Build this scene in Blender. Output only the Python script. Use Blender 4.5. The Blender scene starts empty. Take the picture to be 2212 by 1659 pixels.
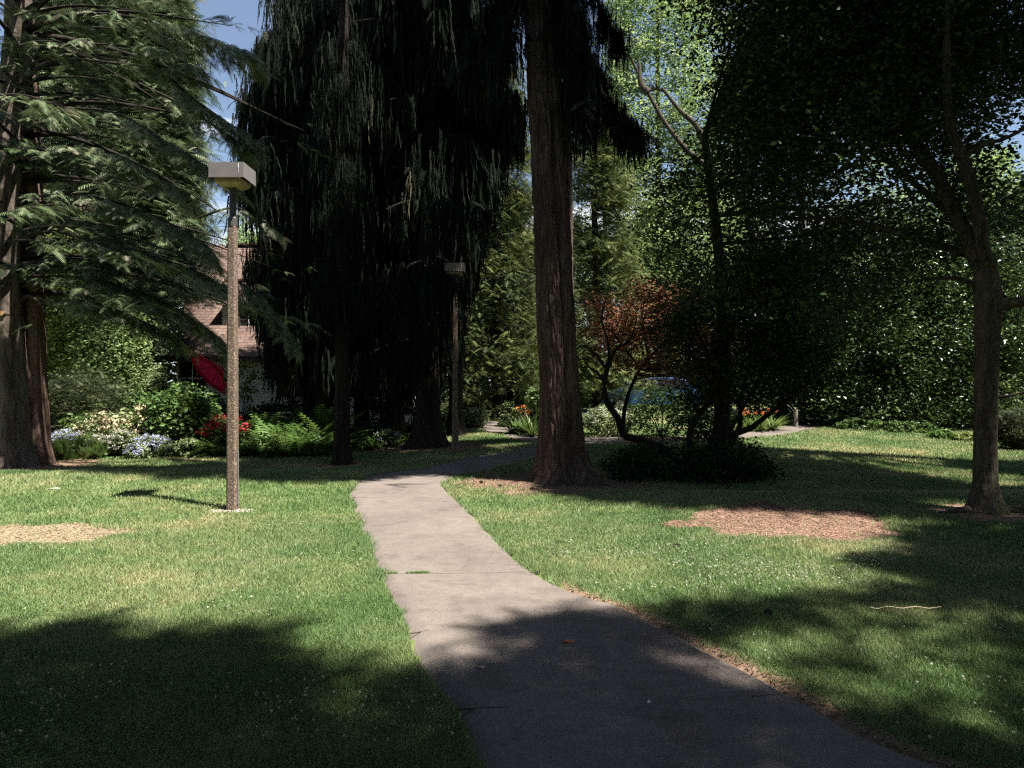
import bpy, math, random
import numpy as np
R = np.random.default_rng(7)
random.seed(7)
S = bpy.context.scene
C = S.collection
# ------------------------------------------------------------------ camera, sky, sun, exposure
CAMZ = 1.65
FD, CX, CY = 1593.0, 1106.0, 829.5          # focal length and centre in a 2212 x 1659 frame
cd = bpy.data.cameras.new('camera'); cam = bpy.data.objects.new('camera', cd); C.objects.link(cam)
cam.location = (0, 0, CAMZ); cam.rotation_euler = (math.pi/2, 0, 0)
cd.sensor_width = 36; cd.lens = 36*FD/2212; cd.clip_end = 2000; cd.clip_start = 0.05
S.camera = cam
EL = math.radians(64); HX, HY = 0.86, -0.51
_n = math.hypot(HX, HY); HX /= _n; HY /= _n
SX, SY = HX/math.tan(EL), HY/math.tan(EL)    # horizontal travel towards the sun per metre of height
w = bpy.data.worlds.new('World'); S.world = w; w.use_nodes = True
nt = w.node_tree; nt.nodes.clear()
out = nt.nodes.new('ShaderNodeOutputWorld'); bg = nt.nodes.new('ShaderNodeBackground'); sky = nt.nodes.new('ShaderNodeTexSky')
sky.sky_type = 'NISHITA'; sky.sun_disc = False; sky.sun_elevation = EL; sky.sun_rotation = math.atan2(HX, HY)
sky.ozone_density = 2.0; sky.dust_density = 0.5
tc = nt.nodes.new('ShaderNodeTexCoord'); mp = nt.nodes.new('ShaderNodeMapping'); mp.inputs['Scale'].default_value = (1.0, 1.0, 3.0)
nz = nt.nodes.new('ShaderNodeTexNoise'); nz.inputs['Scale'].default_value = 2.6; nz.inputs['Detail'].default_value = 7; nz.inputs['Roughness'].default_value = 0.62
rp = nt.nodes.new('ShaderNodeValToRGB'); rp.color_ramp.elements[0].position = 0.50; rp.color_ramp.elements[1].position = 0.60; rp.color_ramp.elements[0].color = (0.07, 0.07, 0.07, 1)
sep = nt.nodes.new('ShaderNodeSeparateXYZ'); mr = nt.nodes.new('ShaderNodeMapRange')
mr.inputs['From Min'].default_value = 0.50; mr.inputs['From Max'].default_value = 0.05
mr.inputs['To Min'].default_value = -0.30; mr.inputs['To Max'].default_value = 0.22
ad = nt.nodes.new('ShaderNodeMath'); ad.operation = 'ADD'
mx = nt.nodes.new('ShaderNodeMix'); mx.data_type = 'RGBA'; mx.inputs['B'].default_value = (8.0, 8.5, 9.2, 1)
L = nt.links.new
L(tc.outputs['Generated'], mp.inputs['Vector']); L(mp.outputs['Vector'], nz.inputs['Vector'])
L(tc.outputs['Generated'], sep.inputs['Vector']); L(sep.outputs['Z'], mr.inputs['Value'])
L(nz.outputs['Fac'], ad.inputs[0]); L(mr.outputs['Result'], ad.inputs[1]); L(ad.outputs[0], rp.inputs['Fac'])
L(rp.outputs['Color'], mx.inputs['Factor']); L(sky.outputs['Color'], mx.inputs['A'])
L(mx.outputs['Result'], bg.inputs['Color']); bg.inputs['Strength'].default_value = 0.05
L(bg.outputs['Background'], out.inputs['Surface'])
sd = bpy.data.lights.new('sun', 'SUN'); sun = bpy.data.objects.new('sun', sd); C.objects.link(sun)
sd.energy = 5.0; sd.angle = math.radians(0.53); sd.color = (1.0, 0.955, 0.88)
from mathutils import Vector
sun.rotation_euler = Vector((HX*math.cos(EL), HY*math.cos(EL), math.sin(EL))).to_track_quat('Z', 'Y').to_euler()
sun.location = (20, -12, 40)
S.view_settings.view_transform = 'Standard'; S.view_settings.look = 'None'; S.view_settings.gamma = 1
S.view_settings.exposure = 1.62
S.render.engine = 'CYCLES'
S.cycles.use_denoising = False; S.cycles.filter_width = 1.25
S.cycles.max_bounces = 5; S.cycles.diffuse_bounces = 1; S.cycles.glossy_bounces = 2; S.cycles.transmission_bounces = 3

# ------------------------------------------------------------------ numeric helpers
def hsh(ix, iy, iz, seed):
    n = (ix*374761393 + iy*668265263 + iz*2147483647 + seed*144665) & 0xffffffff
    n = ((n ^ (n >> 13))*1274126177) & 0xffffffff
    n = ((n ^ (n >> 16))*2246822519) & 0xffffffff
    return ((n ^ (n >> 15)) & 0xffff)/65535.0
def vnoise(x, y, z=0.0, seed=0):
    x = np.asarray(x, float); y = np.asarray(y, float); z = np.asarray(z, float) + 0*x
    fx, fy, fz = np.floor(x), np.floor(y), np.floor(z)
    ix, iy, iz = fx.astype(np.int64), fy.astype(np.int64), fz.astype(np.int64)
    u, v, t = x-fx, y-fy, z-fz
    u = u*u*(3-2*u); v = v*v*(3-2*v); t = t*t*(3-2*t)
    r = 0
    for a in (0, 1):
        for b in (0, 1):
            for c in (0, 1):
                r = r + hsh(ix+a, iy+b, iz+c, seed)*(u if a else 1-u)*(v if b else 1-v)*(t if c else 1-t)
    return r
def fbm(x, y, z=0.0, seed=0, o=4):
    r, a, s = 0, 0.5, 0
    for k in range(o):
        f = 2.03**k
        r = r + a*vnoise(np.asarray(x)*f, np.asarray(y)*f, np.asarray(z)*f, seed+k*17); s += a; a *= 0.5
    return r/s
def sstep(a, b, x):
    t = np.clip((np.asarray(x, float)-a)/(b-a), 0, 1); return t*t*(3-2*t)
def hgt(x, y):
    x = np.asarray(x, float); y = np.asarray(y, float)
    z = 0.05*(fbm(x*0.22+5, y*0.22+9, 0, 3, 3)-0.5)*2*sstep(2, 6, y)
    left = sstep(-1.5, -4.5, x); right = sstep(0.5, 3.5, x)
    z = z + left*(0.10*np.exp(-((y-12.3)/1.8)**2) - 0.14*sstep(13, 15, y))
    z = z + right*(0.09*np.exp(-((y-9.9)/1.3)**2) - 0.16*sstep(10.6, 12.5, y)*(1-sstep(14, 19, y)))
    z = z + 0.42*sstep(15, 34, y)
    return z
def W(px, py, d):
    return np.array([(px-CX)/FD*d, d, CAMZ-(py-CY)/FD*d])
def G(px, py):
    """ground point that lies on a sight line (terrain is marched, so the point is truly on the ground)"""
    d = np.linspace(1.0, 90, 6000); sx = (px-CX)/FD; sz = -(py-CY)/FD
    z = CAMZ+sz*d-hgt(sx*d, d)
    k = np.argmax(z < 0) if (z < 0).any() else len(d)-1
    return np.array([sx*d[k], d[k]])
def poly(pts): return np.array([G(*p) for p in pts])
def inside(P, x, y):
    x = np.asarray(x); y = np.asarray(y); r = np.zeros(x.shape, bool); n = len(P); j = n-1
    for i in range(n):
        xi, yi = P[i]; xj, yj = P[j]
        c = ((yi > y) != (yj > y))
        with np.errstate(divide='ignore', invalid='ignore'):
            c &= x < (xj-xi)*(y-yi)/(yj-yi+1e-12)+xi
        r ^= c; j = i
    return r
def catmull(P, n):
    P = np.asarray(P, float); P = np.vstack([2*P[0]-P[1], P, 2*P[-1]-P[-2]]); o = []
    for i in range(1, len(P)-2):
        for t in np.linspace(0, 1, n, endpoint=False):
            a, b, c, d = P[i-1:i+3]
            o.append(0.5*((2*b)+(-a+c)*t+(2*a-5*b+4*c-d)*t*t+(-a+3*b-3*c+d)*t**3))
    o.append(P[-2]); return np.array(o)
def norm(v): return v/(np.linalg.norm(v, axis=-1, keepdims=True)+1e-9)

# ------------------------------------------------------------------ object helpers
def mesh_np(name, V, F, mat=None, parent=None, smooth=False, tint=None, uv=None):
    V = np.ascontiguousarray(V, np.float32); F = np.ascontiguousarray(F, np.int32); k = F.shape[1]
    me = bpy.data.meshes.new(name)
    me.vertices.add(len(V)); me.vertices.foreach_set('co', V.ravel())
    me.loops.add(F.size); me.loops.foreach_set('vertex_index', F.ravel())
    me.polygons.add(len(F)); me.polygons.foreach_set('loop_start', np.arange(0, F.size, k, dtype=np.int32))
    me.polygons.foreach_set('loop_total', np.full(len(F), k, np.int32))
    if smooth: me.polygons.foreach_set('use_smooth', np.ones(len(F), bool))
    if tint is not None:
        a = me.attributes.new('tint', 'FLOAT', 'FACE'); a.data.foreach_set('value', np.ascontiguousarray(tint, np.float32))
    if uv is not None:
        l = me.uv_layers.new(name='UVMap'); l.data.foreach_set('uv', np.ascontiguousarray(uv[F.ravel()], np.float32).ravel())
    me.update(calc_edges=True)
    if mat: me.materials.append(mat)
    o = bpy.data.objects.new(name, me); C.objects.link(o)
    if parent: o.parent = parent
    return o
def tag(o, label=None, cat=None, group=None, kind=None):
    if label: o['label'] = label
    if cat: o['category'] = cat
    if group: o['group'] = group
    if kind: o['kind'] = kind
    return o
def thing(name, label, cat, group=None):
    o = bpy.data.objects.new(name, None); C.objects.link(o); o.empty_display_size = 0.2
    return tag(o, label, cat, group)
def rebase(root, x, y, z):
    """move a thing's empty to its base while its parts stay where they are"""
    root.location = (x, y, z)
    for c in root.children:
        if c.type == 'MESH':
            c.data.transform(__import__('mathutils').Matrix.Translation((-x, -y, -z)))
            for g in c.children:
                if g.type == 'MESH': g.data.transform(__import__('mathutils').Matrix.Translation((-x, -y, -z)))
class MB:
    """collects simple solids, then links them as one mesh"""
    def __init__(s): s.V = []; s.F = []; s.n = 0
    def add(s, V, F):
        V = np.asarray(V, float); s.V.append(V); s.F += [tuple(int(i)+s.n for i in f) for f in F]; s.n += len(V)
    def box(s, c, d, rz=0, tilt=None):
        x, y, z = [a/2 for a in d]
        V = np.array([[-x,-y,-z],[x,-y,-z],[x,y,-z],[-x,y,-z],[-x,-y,z],[x,-y,z],[x,y,z],[-x,y,z]])
        if tilt is not None: V = V@np.array(tilt).T
        cr, sr = math.cos(rz), math.sin(rz); V = V@np.array([[cr, sr, 0],[-sr, cr, 0],[0, 0, 1]])
        s.add(V+np.array(c), [(0,3,2,1),(4,5,6,7),(0,1,5,4),(1,2,6,5),(2,3,7,6),(3,0,4,7)])
    def rod(s, a, b, r, n=8, r2=None):
        V, F = tube_np(np.array([a, b], float), [r, r if r2 is None else r2], n, cap=True); s.add(V, F)
    def build(s, name, mat, parent=None, bevel=0, smooth=False):
        me = bpy.data.meshes.new(name); me.from_pydata(np.vstack(s.V).tolist(), [], s.F); me.update()
        if smooth:
            for p in me.polygons: p.use_smooth = True
        if mat: me.materials.append(mat)
        o = bpy.data.objects.new(name, me); C.objects.link(o)
        if parent: o.parent = parent
        if bevel:
            m = o.modifiers.new('bevel', 'BEVEL'); m.width = bevel; m.segments = 2
        return o
def tube_np(P, r, n=6, cap=False):
    P = np.asarray(P, float); r = np.broadcast_to(np.asarray(r, float), (len(P),))
    T = np.gradient(P, axis=0) if len(P) > 1 else np.array([[0, 0, 1.]]); T = norm(T)
    ref = np.array([0.0, 0, 1]) if abs(T[0, 2]) < 0.8 else np.array([1.0, 0, 0])
    A = norm(np.cross(T, ref)); B = np.cross(T, A)
    th = np.arange(n)*2*math.pi/n
    V = P[:, None]+r[:, None, None]*(A[:, None]*np.cos(th)[None, :, None]+B[:, None]*np.sin(th)[None, :, None])
    m = len(P); i = np.arange(m-1)[:, None]*n; j = np.arange(n)[None]; k = (j+1) % n
    F = np.stack([i+j, i+k, i+n+k, i+n+j], -1).reshape(-1, 4)
    V = V.reshape(-1, 3)
    if cap: return V, [tuple(f) for f in F]+[tuple(range(n))[::-1], tuple(range((m-1)*n, m*n))]
    return V, F
class Tubes:
    def __init__(s): s.V = []; s.F = []; s.n = 0
    def add(s, P, r, n=5):
        V, F = tube_np(P, r, n); s.V.append(V); s.F.append(F+s.n); s.n += len(V)
    def build(s, name, mat, parent):
        if not s.V: return None
        return mesh_np(name, np.vstack(s.V), np.vstack(s.F), mat, parent, smooth=True)

# ------------------------------------------------------------------ materials
def mat(name):
    m = bpy.data.materials.new(name); m.use_nodes = True; t = m.node_tree
    return m, t, t.nodes['Principled BSDF'], t.links.new
def noise_node(t, scale, detail=4, vec=None, rough=0.55):
    n = t.nodes.new('ShaderNodeTexNoise'); n.inputs['Scale'].default_value = scale; n.inputs['Detail'].default_value = detail
    n.inputs['Roughness'].default_value = rough
    if vec is not None: t.links.new(vec, n.inputs['Vector'])
    return n
def ramp(t, fac, stops):
    r = t.nodes.new('ShaderNodeValToRGB'); e = r.color_ramp.elements
    e[0].position, e[0].color = stops[0][0], (*stops[0][1], 1); e[1].position, e[1].color = stops[-1][0], (*stops[-1][1], 1)
    for p, c in stops[1:-1]:
        q = e.new(p); q.color = (*c, 1)
    t.links.new(fac, r.inputs['Fac']); return r
def coords(t, kind='Object', scale=None):
    c = t.nodes.new('ShaderNodeTexCoord')
    if scale is None: return c.outputs[kind]
    m = t.nodes.new('ShaderNodeMapping'); m.inputs['Scale'].default_value = scale
    t.links.new(c.outputs[kind], m.inputs['Vector']); return m.outputs['Vector']
def wpos(t):
    g = t.nodes.new('ShaderNodeNewGeometry'); return g.outputs['Position']
def leaf_mat(name, stops, transl=0.3, rough=0.5, nscale=0.9, spec=0.3):
    """colour runs over `stops` by the leaf's own tint plus slow variation through the crown"""
    m, t, b, l = mat(name)
    a = t.nodes.new('ShaderNodeAttribute'); a.attribute_name = 'tint'
    n = noise_node(t, nscale, 2, wpos(t))
    ma = t.nodes.new('ShaderNodeMath'); ma.operation = 'MULTIPLY_ADD'; l(n.outputs['Fac'], ma.inputs[0]); ma.inputs[1].default_value = 0.7; ma.inputs[2].default_value = -0.35
    ad = t.nodes.new('ShaderNodeMath'); l(a.outputs['Fac'], ad.inputs[0]); l(ma.outputs[0], ad.inputs[1]); ad.use_clamp = True
    r = ramp(t, ad.outputs[0], stops)
    l(r.outputs['Color'], b.inputs['Base Color']); b.inputs['Roughness'].default_value = rough
    b.inputs['Specular IOR Level'].default_value = spec
    if transl:
        tr = t.nodes.new('ShaderNodeBsdfTranslucent'); hs = t.nodes.new('ShaderNodeHueSaturation'); hs.inputs['Value'].default_value = 1.3; hs.inputs['Hue'].default_value = 0.485
        l(r.outputs['Color'], hs.inputs['Color']); l(hs.outputs['Color'], tr.inputs['Color'])
        ms = t.nodes.new('ShaderNodeMixShader'); ms.inputs['Fac'].default_value = transl
        l(b.outputs['BSDF'], ms.inputs[1]); l(tr.outputs['BSDF'], ms.inputs[2])
        l(ms.outputs['Shader'], t.nodes['Material Output'].inputs['Surface'])
    return m
def bark_mat(name, dark, light, sx=9, sz=1.3, bump=0.5, moss=None):
    m, t, b, l = mat(name)
    v = coords(t, 'Object', (sx, sx, sz))
    n = noise_node(t, 1.0, 8, v, 0.65); n2 = noise_node(t, 0.35, 3, coords(t, 'Object', (1, 1, 1)))
    n3 = noise_node(t, 5.0, 5, v, 0.7)
    r = ramp(t, n.outputs['Fac'], [(0.30, dark), (0.52, tuple((a+c)/2 for a, c in zip(dark, light))), (0.72, light)])
    mxx = t.nodes.new('ShaderNodeMix'); mxx.data_type = 'RGBA'; mxx.blend_type = 'MULTIPLY'; mxx.inputs['Factor'].default_value = 0.8
    r2 = ramp(t, n2.outputs['Fac'], [(0.3, (0.62, 0.62, 0.62)), (0.7, (1.1, 1.05, 1.0))])
    l(r.outputs['Color'], mxx.inputs['A']); l(r2.outputs['Color'], mxx.inputs['B'])
    last = mxx.outputs['Result']
    if moss:
        nm = noise_node(t, 1.7, 6, coords(t, 'Object', (1, 1, 0.5))); rm = ramp(t, nm.outputs['Fac'], [(0.56, (0, 0, 0)), (0.68, (1, 1, 1))])
        m2 = t.nodes.new('ShaderNodeMix'); m2.data_type = 'RGBA'; l(rm.outputs['Color'], m2.inputs['Factor']); l(last, m2.inputs['A']); m2.inputs['B'].default_value = (*moss, 1)
        last = m2.outputs['Result']
    l(last, b.inputs['Base Color']); b.inputs['Roughness'].default_value = 0.95; b.inputs['Specular IOR Level'].default_value = 0.1
    bp = t.nodes.new('ShaderNodeBump'); bp.inputs['Strength'].default_value = bump; bp.inputs['Distance'].default_value = 0.03
    ad = t.nodes.new('ShaderNodeMath'); l(n.outputs['Fac'], ad.inputs[0]); l(n3.outputs['Fac'], ad.inputs[1])
    l(ad.outputs[0], bp.inputs['Height']); l(bp.outputs['Normal'], b.inputs['Normal'])
    return m
def flat_mat(name, col, rough=0.6, metal=0.0, var=0.15, scale=12, spec=0.4):
    m, t, b, l = mat(name)
    n = noise_node(t, scale, 5, coords(t))
    r = ramp(t, n.outputs['Fac'], [(0.3, tuple(c*(1-var) for c in col)), (0.7, tuple(min(1, c*(1+var)) for c in col))])
    l(r.outputs['Color'], b.inputs['Base Color']); b.inputs['Roughness'].default_value = rough; b.inputs['Metallic'].default_value = metal
    b.inputs['Specular IOR Level'].default_value = spec
    return m
M = {}
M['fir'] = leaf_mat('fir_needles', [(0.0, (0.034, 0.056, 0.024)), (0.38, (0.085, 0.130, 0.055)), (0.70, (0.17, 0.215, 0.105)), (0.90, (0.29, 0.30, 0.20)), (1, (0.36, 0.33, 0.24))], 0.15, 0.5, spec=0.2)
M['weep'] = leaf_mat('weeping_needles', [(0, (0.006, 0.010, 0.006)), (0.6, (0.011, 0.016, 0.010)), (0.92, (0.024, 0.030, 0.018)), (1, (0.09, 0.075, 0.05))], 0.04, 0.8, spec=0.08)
M['canopy'] = leaf_mat('canopy_needles', [(0, (0.012, 0.026, 0.014)), (1, (0.04, 0.07, 0.03))], 0.05, 0.6)
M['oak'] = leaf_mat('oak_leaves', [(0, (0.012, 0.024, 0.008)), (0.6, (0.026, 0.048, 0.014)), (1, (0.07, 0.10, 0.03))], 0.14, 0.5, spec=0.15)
M['bright'] = leaf_mat('bright_leaves', [(0, (0.08, 0.14, 0.045)), (0.5, (0.17, 0.26, 0.09)), (1, (0.36, 0.44, 0.21))], 0.5, 0.5)
M['yellow'] = leaf_mat('yellow_green_leaves', [(0, (0.05, 0.08, 0.018)), (0.5, (0.12, 0.16, 0.035)), (1, (0.25, 0.28, 0.07))], 0.35, 0.45)
M['cedar'] = leaf_mat('cedar_sprays', [(0, (0.022, 0.034, 0.010)), (0.45, (0.065, 0.088, 0.026)), (0.8, (0.17, 0.21, 0.06)), (1, (0.24, 0.22, 0.10))], 0.2, 0.55)
M['holly'] = leaf_mat('holly_leaves', [(0, (0.018, 0.04, 0.012)), (0.6, (0.055, 0.10, 0.028)), (1, (0.17, 0.23, 0.07))], 0.2, 0.35, spec=0.4)
M['maple'] = leaf_mat('maple_leaves', [(0, (0.07, 0.055, 0.02)), (0.35, (0.20, 0.095, 0.042)), (0.8, (0.40, 0.165, 0.085)), (1, (0.42, 0.24, 0.11))], 0.4, 0.5)
M['shrub'] = leaf_mat('shrub_leaves', [(0, (0.03, 0.065, 0.018)), (0.5, (0.075, 0.14, 0.035)), (1, (0.17, 0.25, 0.07))], 0.25, 0.4)
M['yew'] = leaf_mat('yew_needles', [(0, (0.022, 0.030, 0.012)), (0.6, (0.055, 0.070, 0.026)), (1, (0.10, 0.115, 0.045))], 0.1, 0.55)
M['fern'] = leaf_mat('fern_fronds', [(0, (0.04, 0.09, 0.02)), (0.5, (0.09, 0.17, 0.04)), (1, (0.19, 0.28, 0.08))], 0.35, 0.45)
M['silver'] = leaf_mat('pale_shrub_leaves', [(0, (0.09, 0.13, 0.055)), (0.5, (0.20, 0.25, 0.11)), (1, (0.36, 0.40, 0.20))], 0.25, 0.5)
M['strap'] = leaf_mat('strap_leaves', [(0, (0.04, 0.08, 0.018)), (0.5, (0.10, 0.17, 0.04)), (1, (0.20, 0.26, 0.08))], 0.3, 0.45)
M['white'] = leaf_mat('white_petals', [(0, (0.55, 0.52, 0.42)), (1, (0.80, 0.80, 0.74))], 0.25, 0.6)
M['cream'] = leaf_mat('cream_petals', [(0, (0.50, 0.38, 0.24)), (1, (0.74, 0.66, 0.42))], 0.25, 0.6)
M['blue'] = leaf_mat('lilac_petals', [(0, (0.36, 0.38, 0.62)), (1, (0.70, 0.72, 0.84))], 0.25, 0.6)
M['red'] = leaf_mat('red_petals', [(0, (0.42, 0.02, 0.03)), (1, (0.75, 0.08, 0.10))], 0.25, 0.5)
M['orange'] = leaf_mat('orange_petals', [(0, (0.55, 0.12, 0.03)), (1, (0.75, 0.28, 0.06))], 0.25, 0.5)
M['bark_fir'] = bark_mat('fir_bark', (0.034, 0.024, 0.019), (0.165, 0.125, 0.102), 14, 1.6, 1.0)
M['bark_left'] = bark_mat('grey_fir_bark', (0.075, 0.058, 0.048), (0.25, 0.21, 0.175), 10, 1.2, 0.9)
M['bark_red'] = bark_mat('reddish_bark', (0.09, 0.055, 0.045), (0.24, 0.165, 0.135), 12, 1.2, 0.9)
M['bark_oak'] = bark_mat('oak_bark', (0.035, 0.030, 0.022), (0.15, 0.128, 0.095), 16, 4, 0.7, moss=(0.12, 0.13, 0.06))
M['bark_dark'] = bark_mat('dark_bark', (0.016, 0.013, 0.011), (0.05, 0.042, 0.036), 12, 1.5, 0.6)
M['wood_cut'] = flat_mat('sawn_wood', (0.55, 0.33, 0.16), 0.8)

# ------------------------------------------------------------------ where the sun reaches the ground
PATH_L = [(1120,1760),(1045,1659),(1012,1600),(985,1540),(948,1490),(908,1440),(888,1400),(876,1350),(850,1300),(822,1245),(806,1200),(776,1130),(758,1085),(756,1062),(766,1044),(790,1031),(840,1021),(902,1014),(940,1006),(1006,989),(1060,981),(1105,975),(1147,963)]
PATH_R = [(2420,1760),(2040,1659),(1880,1590),(1720,1500),(1570,1422),(1440,1360),(1370,1320),(1255,1285),(1165,1240),(1110,1200),(1060,1150),(1012,1100),(975,1068),(961,1052),(968,1040),(985,1030),(1010,1024),(1045,1018),(1080,1010),(1120,1000),(1160,990),(1200,980),(1250,962)]
pl, pr = poly(PATH_L), poly(PATH_R)
pl, pr = catmull(pl, 6), catmull(pr, 6)
# the crossing path: from the far bend on the left, behind the big fir, to the gap on the right
CR_T = [(1062,909),(1095,914),(1113,926),(1137,931),(1169,938),(1268,942),(1335,943),(1430,943),(1520,938),(1600,932),(1670,924),(1715,914)]
CR_B = [(1040,911),(1034,921),(1050,931),(1089,942),(1137,954),(1250,961),(1335,957),(1430,956),(1530,952),(1620,946),(1700,938),(1795,921)]
ct, cb = catmull(poly(CR_T), 6), catmull(poly(CR_B), 6)
gl = catmull(poly([(1715,914),(1738,900),(1752,888),(1758,881)]), 6); gr = catmull(poly([(1800,922),(1793,905),(1786,890),(1782,882)]), 6)
PATHS = [np.vstack([pl, pr[::-1]]), np.vstack([ct, cb[::-1]]), np.vstack([gl, gr[::-1]])]
def on_path(x, y, grow=0):
    r = np.zeros(np.shape(x), bool)
    for P in PATHS: r |= inside(P, x, y)
    return r
LIT = [poly(p) for p in (
 # near lawn and path
 [(-500,1012),(0,1016),(250,1026),(500,1033),(760,1036),(860,1024),(950,1013),(985,1024),(1100,1036),(1170,1052),(1300,1078),(1450,1090),(1600,1092),(1750,1096),(1950,1112),(2110,1128),(2230,1142),(2230,1152),
  (1990,1140),(1950,1162),(1860,1170),(2050,1186),(1830,1213),(1850,1224),(2000,1240),(2080,1262),(1900,1275),(1700,1298),(1440,1323),(1380,1335),(1150,1333),(1080,1362),(1120,1400),(1000,1437),(925,1474),
  (800,1462),(640,1425),(590,1405),(560,1360),(510,1350),(450,1385),(360,1385),(280,1400),(200,1345),(90,1335),(60,1372),(0,1380),(-500,1370)],
 # lit strip in front of the flower bed
 [(-400,947),(110,946),(330,949),(430,953),(520,963),(690,965),(760,967),(880,952),(1000,936),(1035,912),(1090,908),(1170,930),(1180,948),(1100,948),(960,957),(870,968),(760,976),(640,986),(540,996),(440,1003),(300,1011),(110,1004),(-400,1000)],
 # far lawn on the right
 [(1590,900),(2260,880),(2260,1000),(2090,997),(2050,1004),(2150,1022),(2260,1030),(2260,1062),(2060,1046),(1950,1026),(1860,1008),(1760,996),(1640,986),(1600,960)],
 # sun streaks over the right foreground
 [(1600,1322),(1850,1306),(2240,1312),(2240,1348),(1900,1356),(1660,1350)],
 [(1440,1368),(1620,1350),(1760,1385),(2240,1392),(2240,1446),(1900,1440),(1640,1432)],
 [(1300,1396),(1450,1388),(1670,1428),(1800,1505),(1640,1515),(1460,1462)],
 [(1740,1476),(2000,1464),(2240,1490),(2240,1566),(2050,1540),(1830,1532)],
 [(1640,1446),(1800,1450),(2240,1452),(2240,1496),(1950,1480),(1720,1486)],
 [(1900,1545),(2080,1556),(2240,1566),(2240,1590),(2060,1578)],
 [(1560,1368),(1700,1352),(1900,1360),(2240,1358),(2240,1380),(1900,1385),(1700,1392)],
 [(1910,1592),(2120,1568),(2240,1590),(2240,1658),(2040,1650)],
 [(1310,1590),(1600,1545),(1790,1600),(1560,1645)],
 [(1050,1392),(1150,1380),(1290,1388),(1330,1418),(1180,1432),(1090,1425)],
 [(1120,1470),(1230,1462),(1330,1480),(1230,1496)],
 [(500,1508),(760,1494),(930,1512),(830,1548),(600,1552)],
 [(0,1470),(120,1455),(220,1475),(120,1495),(0,1500)],
 [(0,1560),(200,1570),(380,1590),(300,1610),(0,1600)],
 # flecks in the middle shade
 [(820,1003),(900,999),(940,1001),(870,1007)], [(1000,985),(1080,970),(1150,966),(1120,975),(1030,990)],
 [(1000,962),(1120,955),(1165,957),(1100,968),(1020,972)],[(1760,1062),(1830,1066),(1900,1078),(1800,1072)],[(1300,1066),(1390,1072),(1480,1080),(1380,1081)])]
# rays that end on things which stand in the sun, taken down to the ground
LIT.append(np.array([[-1.3,12.25],[0.7,11.9],[0.6,12.7],[-0.5,13.3],[-0.7,13.5],[-1.4,13.4]]))       # lower trunk of the big fir
LIT.append(np.array([[-12.2,14.2],[-9.7,14.1],[-9.9,15.6],[-12.2,15.8]]))      # twin trunks
LIT.append(np.array([[4.9,9.1],[6.3,9.0],[6.3,10.0],[4.9,10.4]]))           # oak trunk
LIT.append(np.array([[0.6,18.8],[3.4,18.4],[3.4,20.6],[0.6,20.6]]))           # crown of the orange maple
LIT.append(np.array([[-2.85,17.8],[-1.9,17.5],[-1.9,18.3],[-2.85,18.5]]))       # head of the far lamp
def lit(x, y, jit=0.0):
    if jit:
        x = x+jit*(vnoise(x*2.3, y*2.3, 0, 71)-0.5)*2; y = y+jit*(vnoise(x*2.3, y*2.3, 0, 72)-0.5)*2
    r = np.zeros(np.shape(x), bool)
    for P in LIT:
        lo, hi = P.min(0), P.max(0)
        k = (x > lo[0]) & (x < hi[0]) & (y > lo[1]) & (y < hi[1])
        if k.any(): r[k] |= inside(P, x[k], y[k])
    return r
def falls_on_lit(P, jit=0.15): return lit(P[:, 0]-SX*P[:, 2], P[:, 1]-SY*P[:, 2], jit)
def in_view(P, m=0.0):
    x, y, z = P[:, 0], P[:, 1], P[:, 2]
    return (y > 0.3) & (np.abs(x) < (0.70+m)*y) & ((z-CAMZ) < (0.525+m)*y)

# ------------------------------------------------------------------ ground
def grid_axis(a, b, fine_a, fine_b, step, grow=1.12):
    f = list(np.arange(fine_a, fine_b, step)); s = step; v = f[-1]
    while v < b: s *= grow; v += s; f.append(v)
    s = step; v = f[0]; pre = []
    while v > a: s *= grow; v -= s; pre.append(v)
    return np.array(pre[::-1]+f)
gx = grid_axis(-300, 300, -12, 12, 0.07); gy = grid_axis(-60, 600, 2.4, 22, 0.07)
X, Y = np.meshgrid(gx, gy); Z = hgt(X, Y)
patches = {  # name: (centre px, centre py, half px, half py) -> ellipses on the ground
 'chips': (1690, 1132, 285, 42), 'tan': (55, 1155, 225, 24), 'gravel': (503, 1104, 46, 4)}
def blob(x, y, name):
    px, py, a, b = patches[name]
    c = G(px, py); ex = G(px+a, py)-c; t = G(px, py-b); u = G(px, py+b)
    ry = (t[1]-u[1])/2; cy = (t[1]+u[1])/2; rx = abs(ex[0])
    q = ((x-c[0])/rx)**2+((y-cy)/ry)**2
    return 1.0-np.sqrt(q)+(0.3 if name == 'gravel' else 1.15)*(fbm(np.asarray(x)*1.5, np.asarray(y)*1.9, 0, 40, 5)-0.5)
FIRB = G(1222, 1040); CON1 = G(738, 1004); CON2 = G(925, 965); OAKB = G(2130, 1104); LEFTB = G(35, 1006)
def bare(x, y):
    """1 where the soil shows: patches, rings under trunks, worn path edges"""
    x = np.asarray(x, float); y = np.asarray(y, float)
    n = fbm(x*2.2, y*2.2, 0, 50, 4)-0.5
    b = sstep(0.0, 0.12, blob(x, y, 'chips'))
    b = np.maximum(b, sstep(0.0, 0.12, blob(x, y, 'tan')))
    b = np.maximum(b, sstep(0.0, 0.10, blob(x, y, 'gravel')))
    for c, r in ((FIRB, 2.1), (CON2, 1.9), (CON1, 0.9), (LEFTB, 2.2), (OAKB, 0.9)):
        q = np.hypot((x-c[0]), (y-c[1])*1.25); b = np.maximum(b, sstep(0.0, 0.35, 1-q/r+n*0.9)*0.95)
    return np.clip(b, 0, 1)
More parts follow.
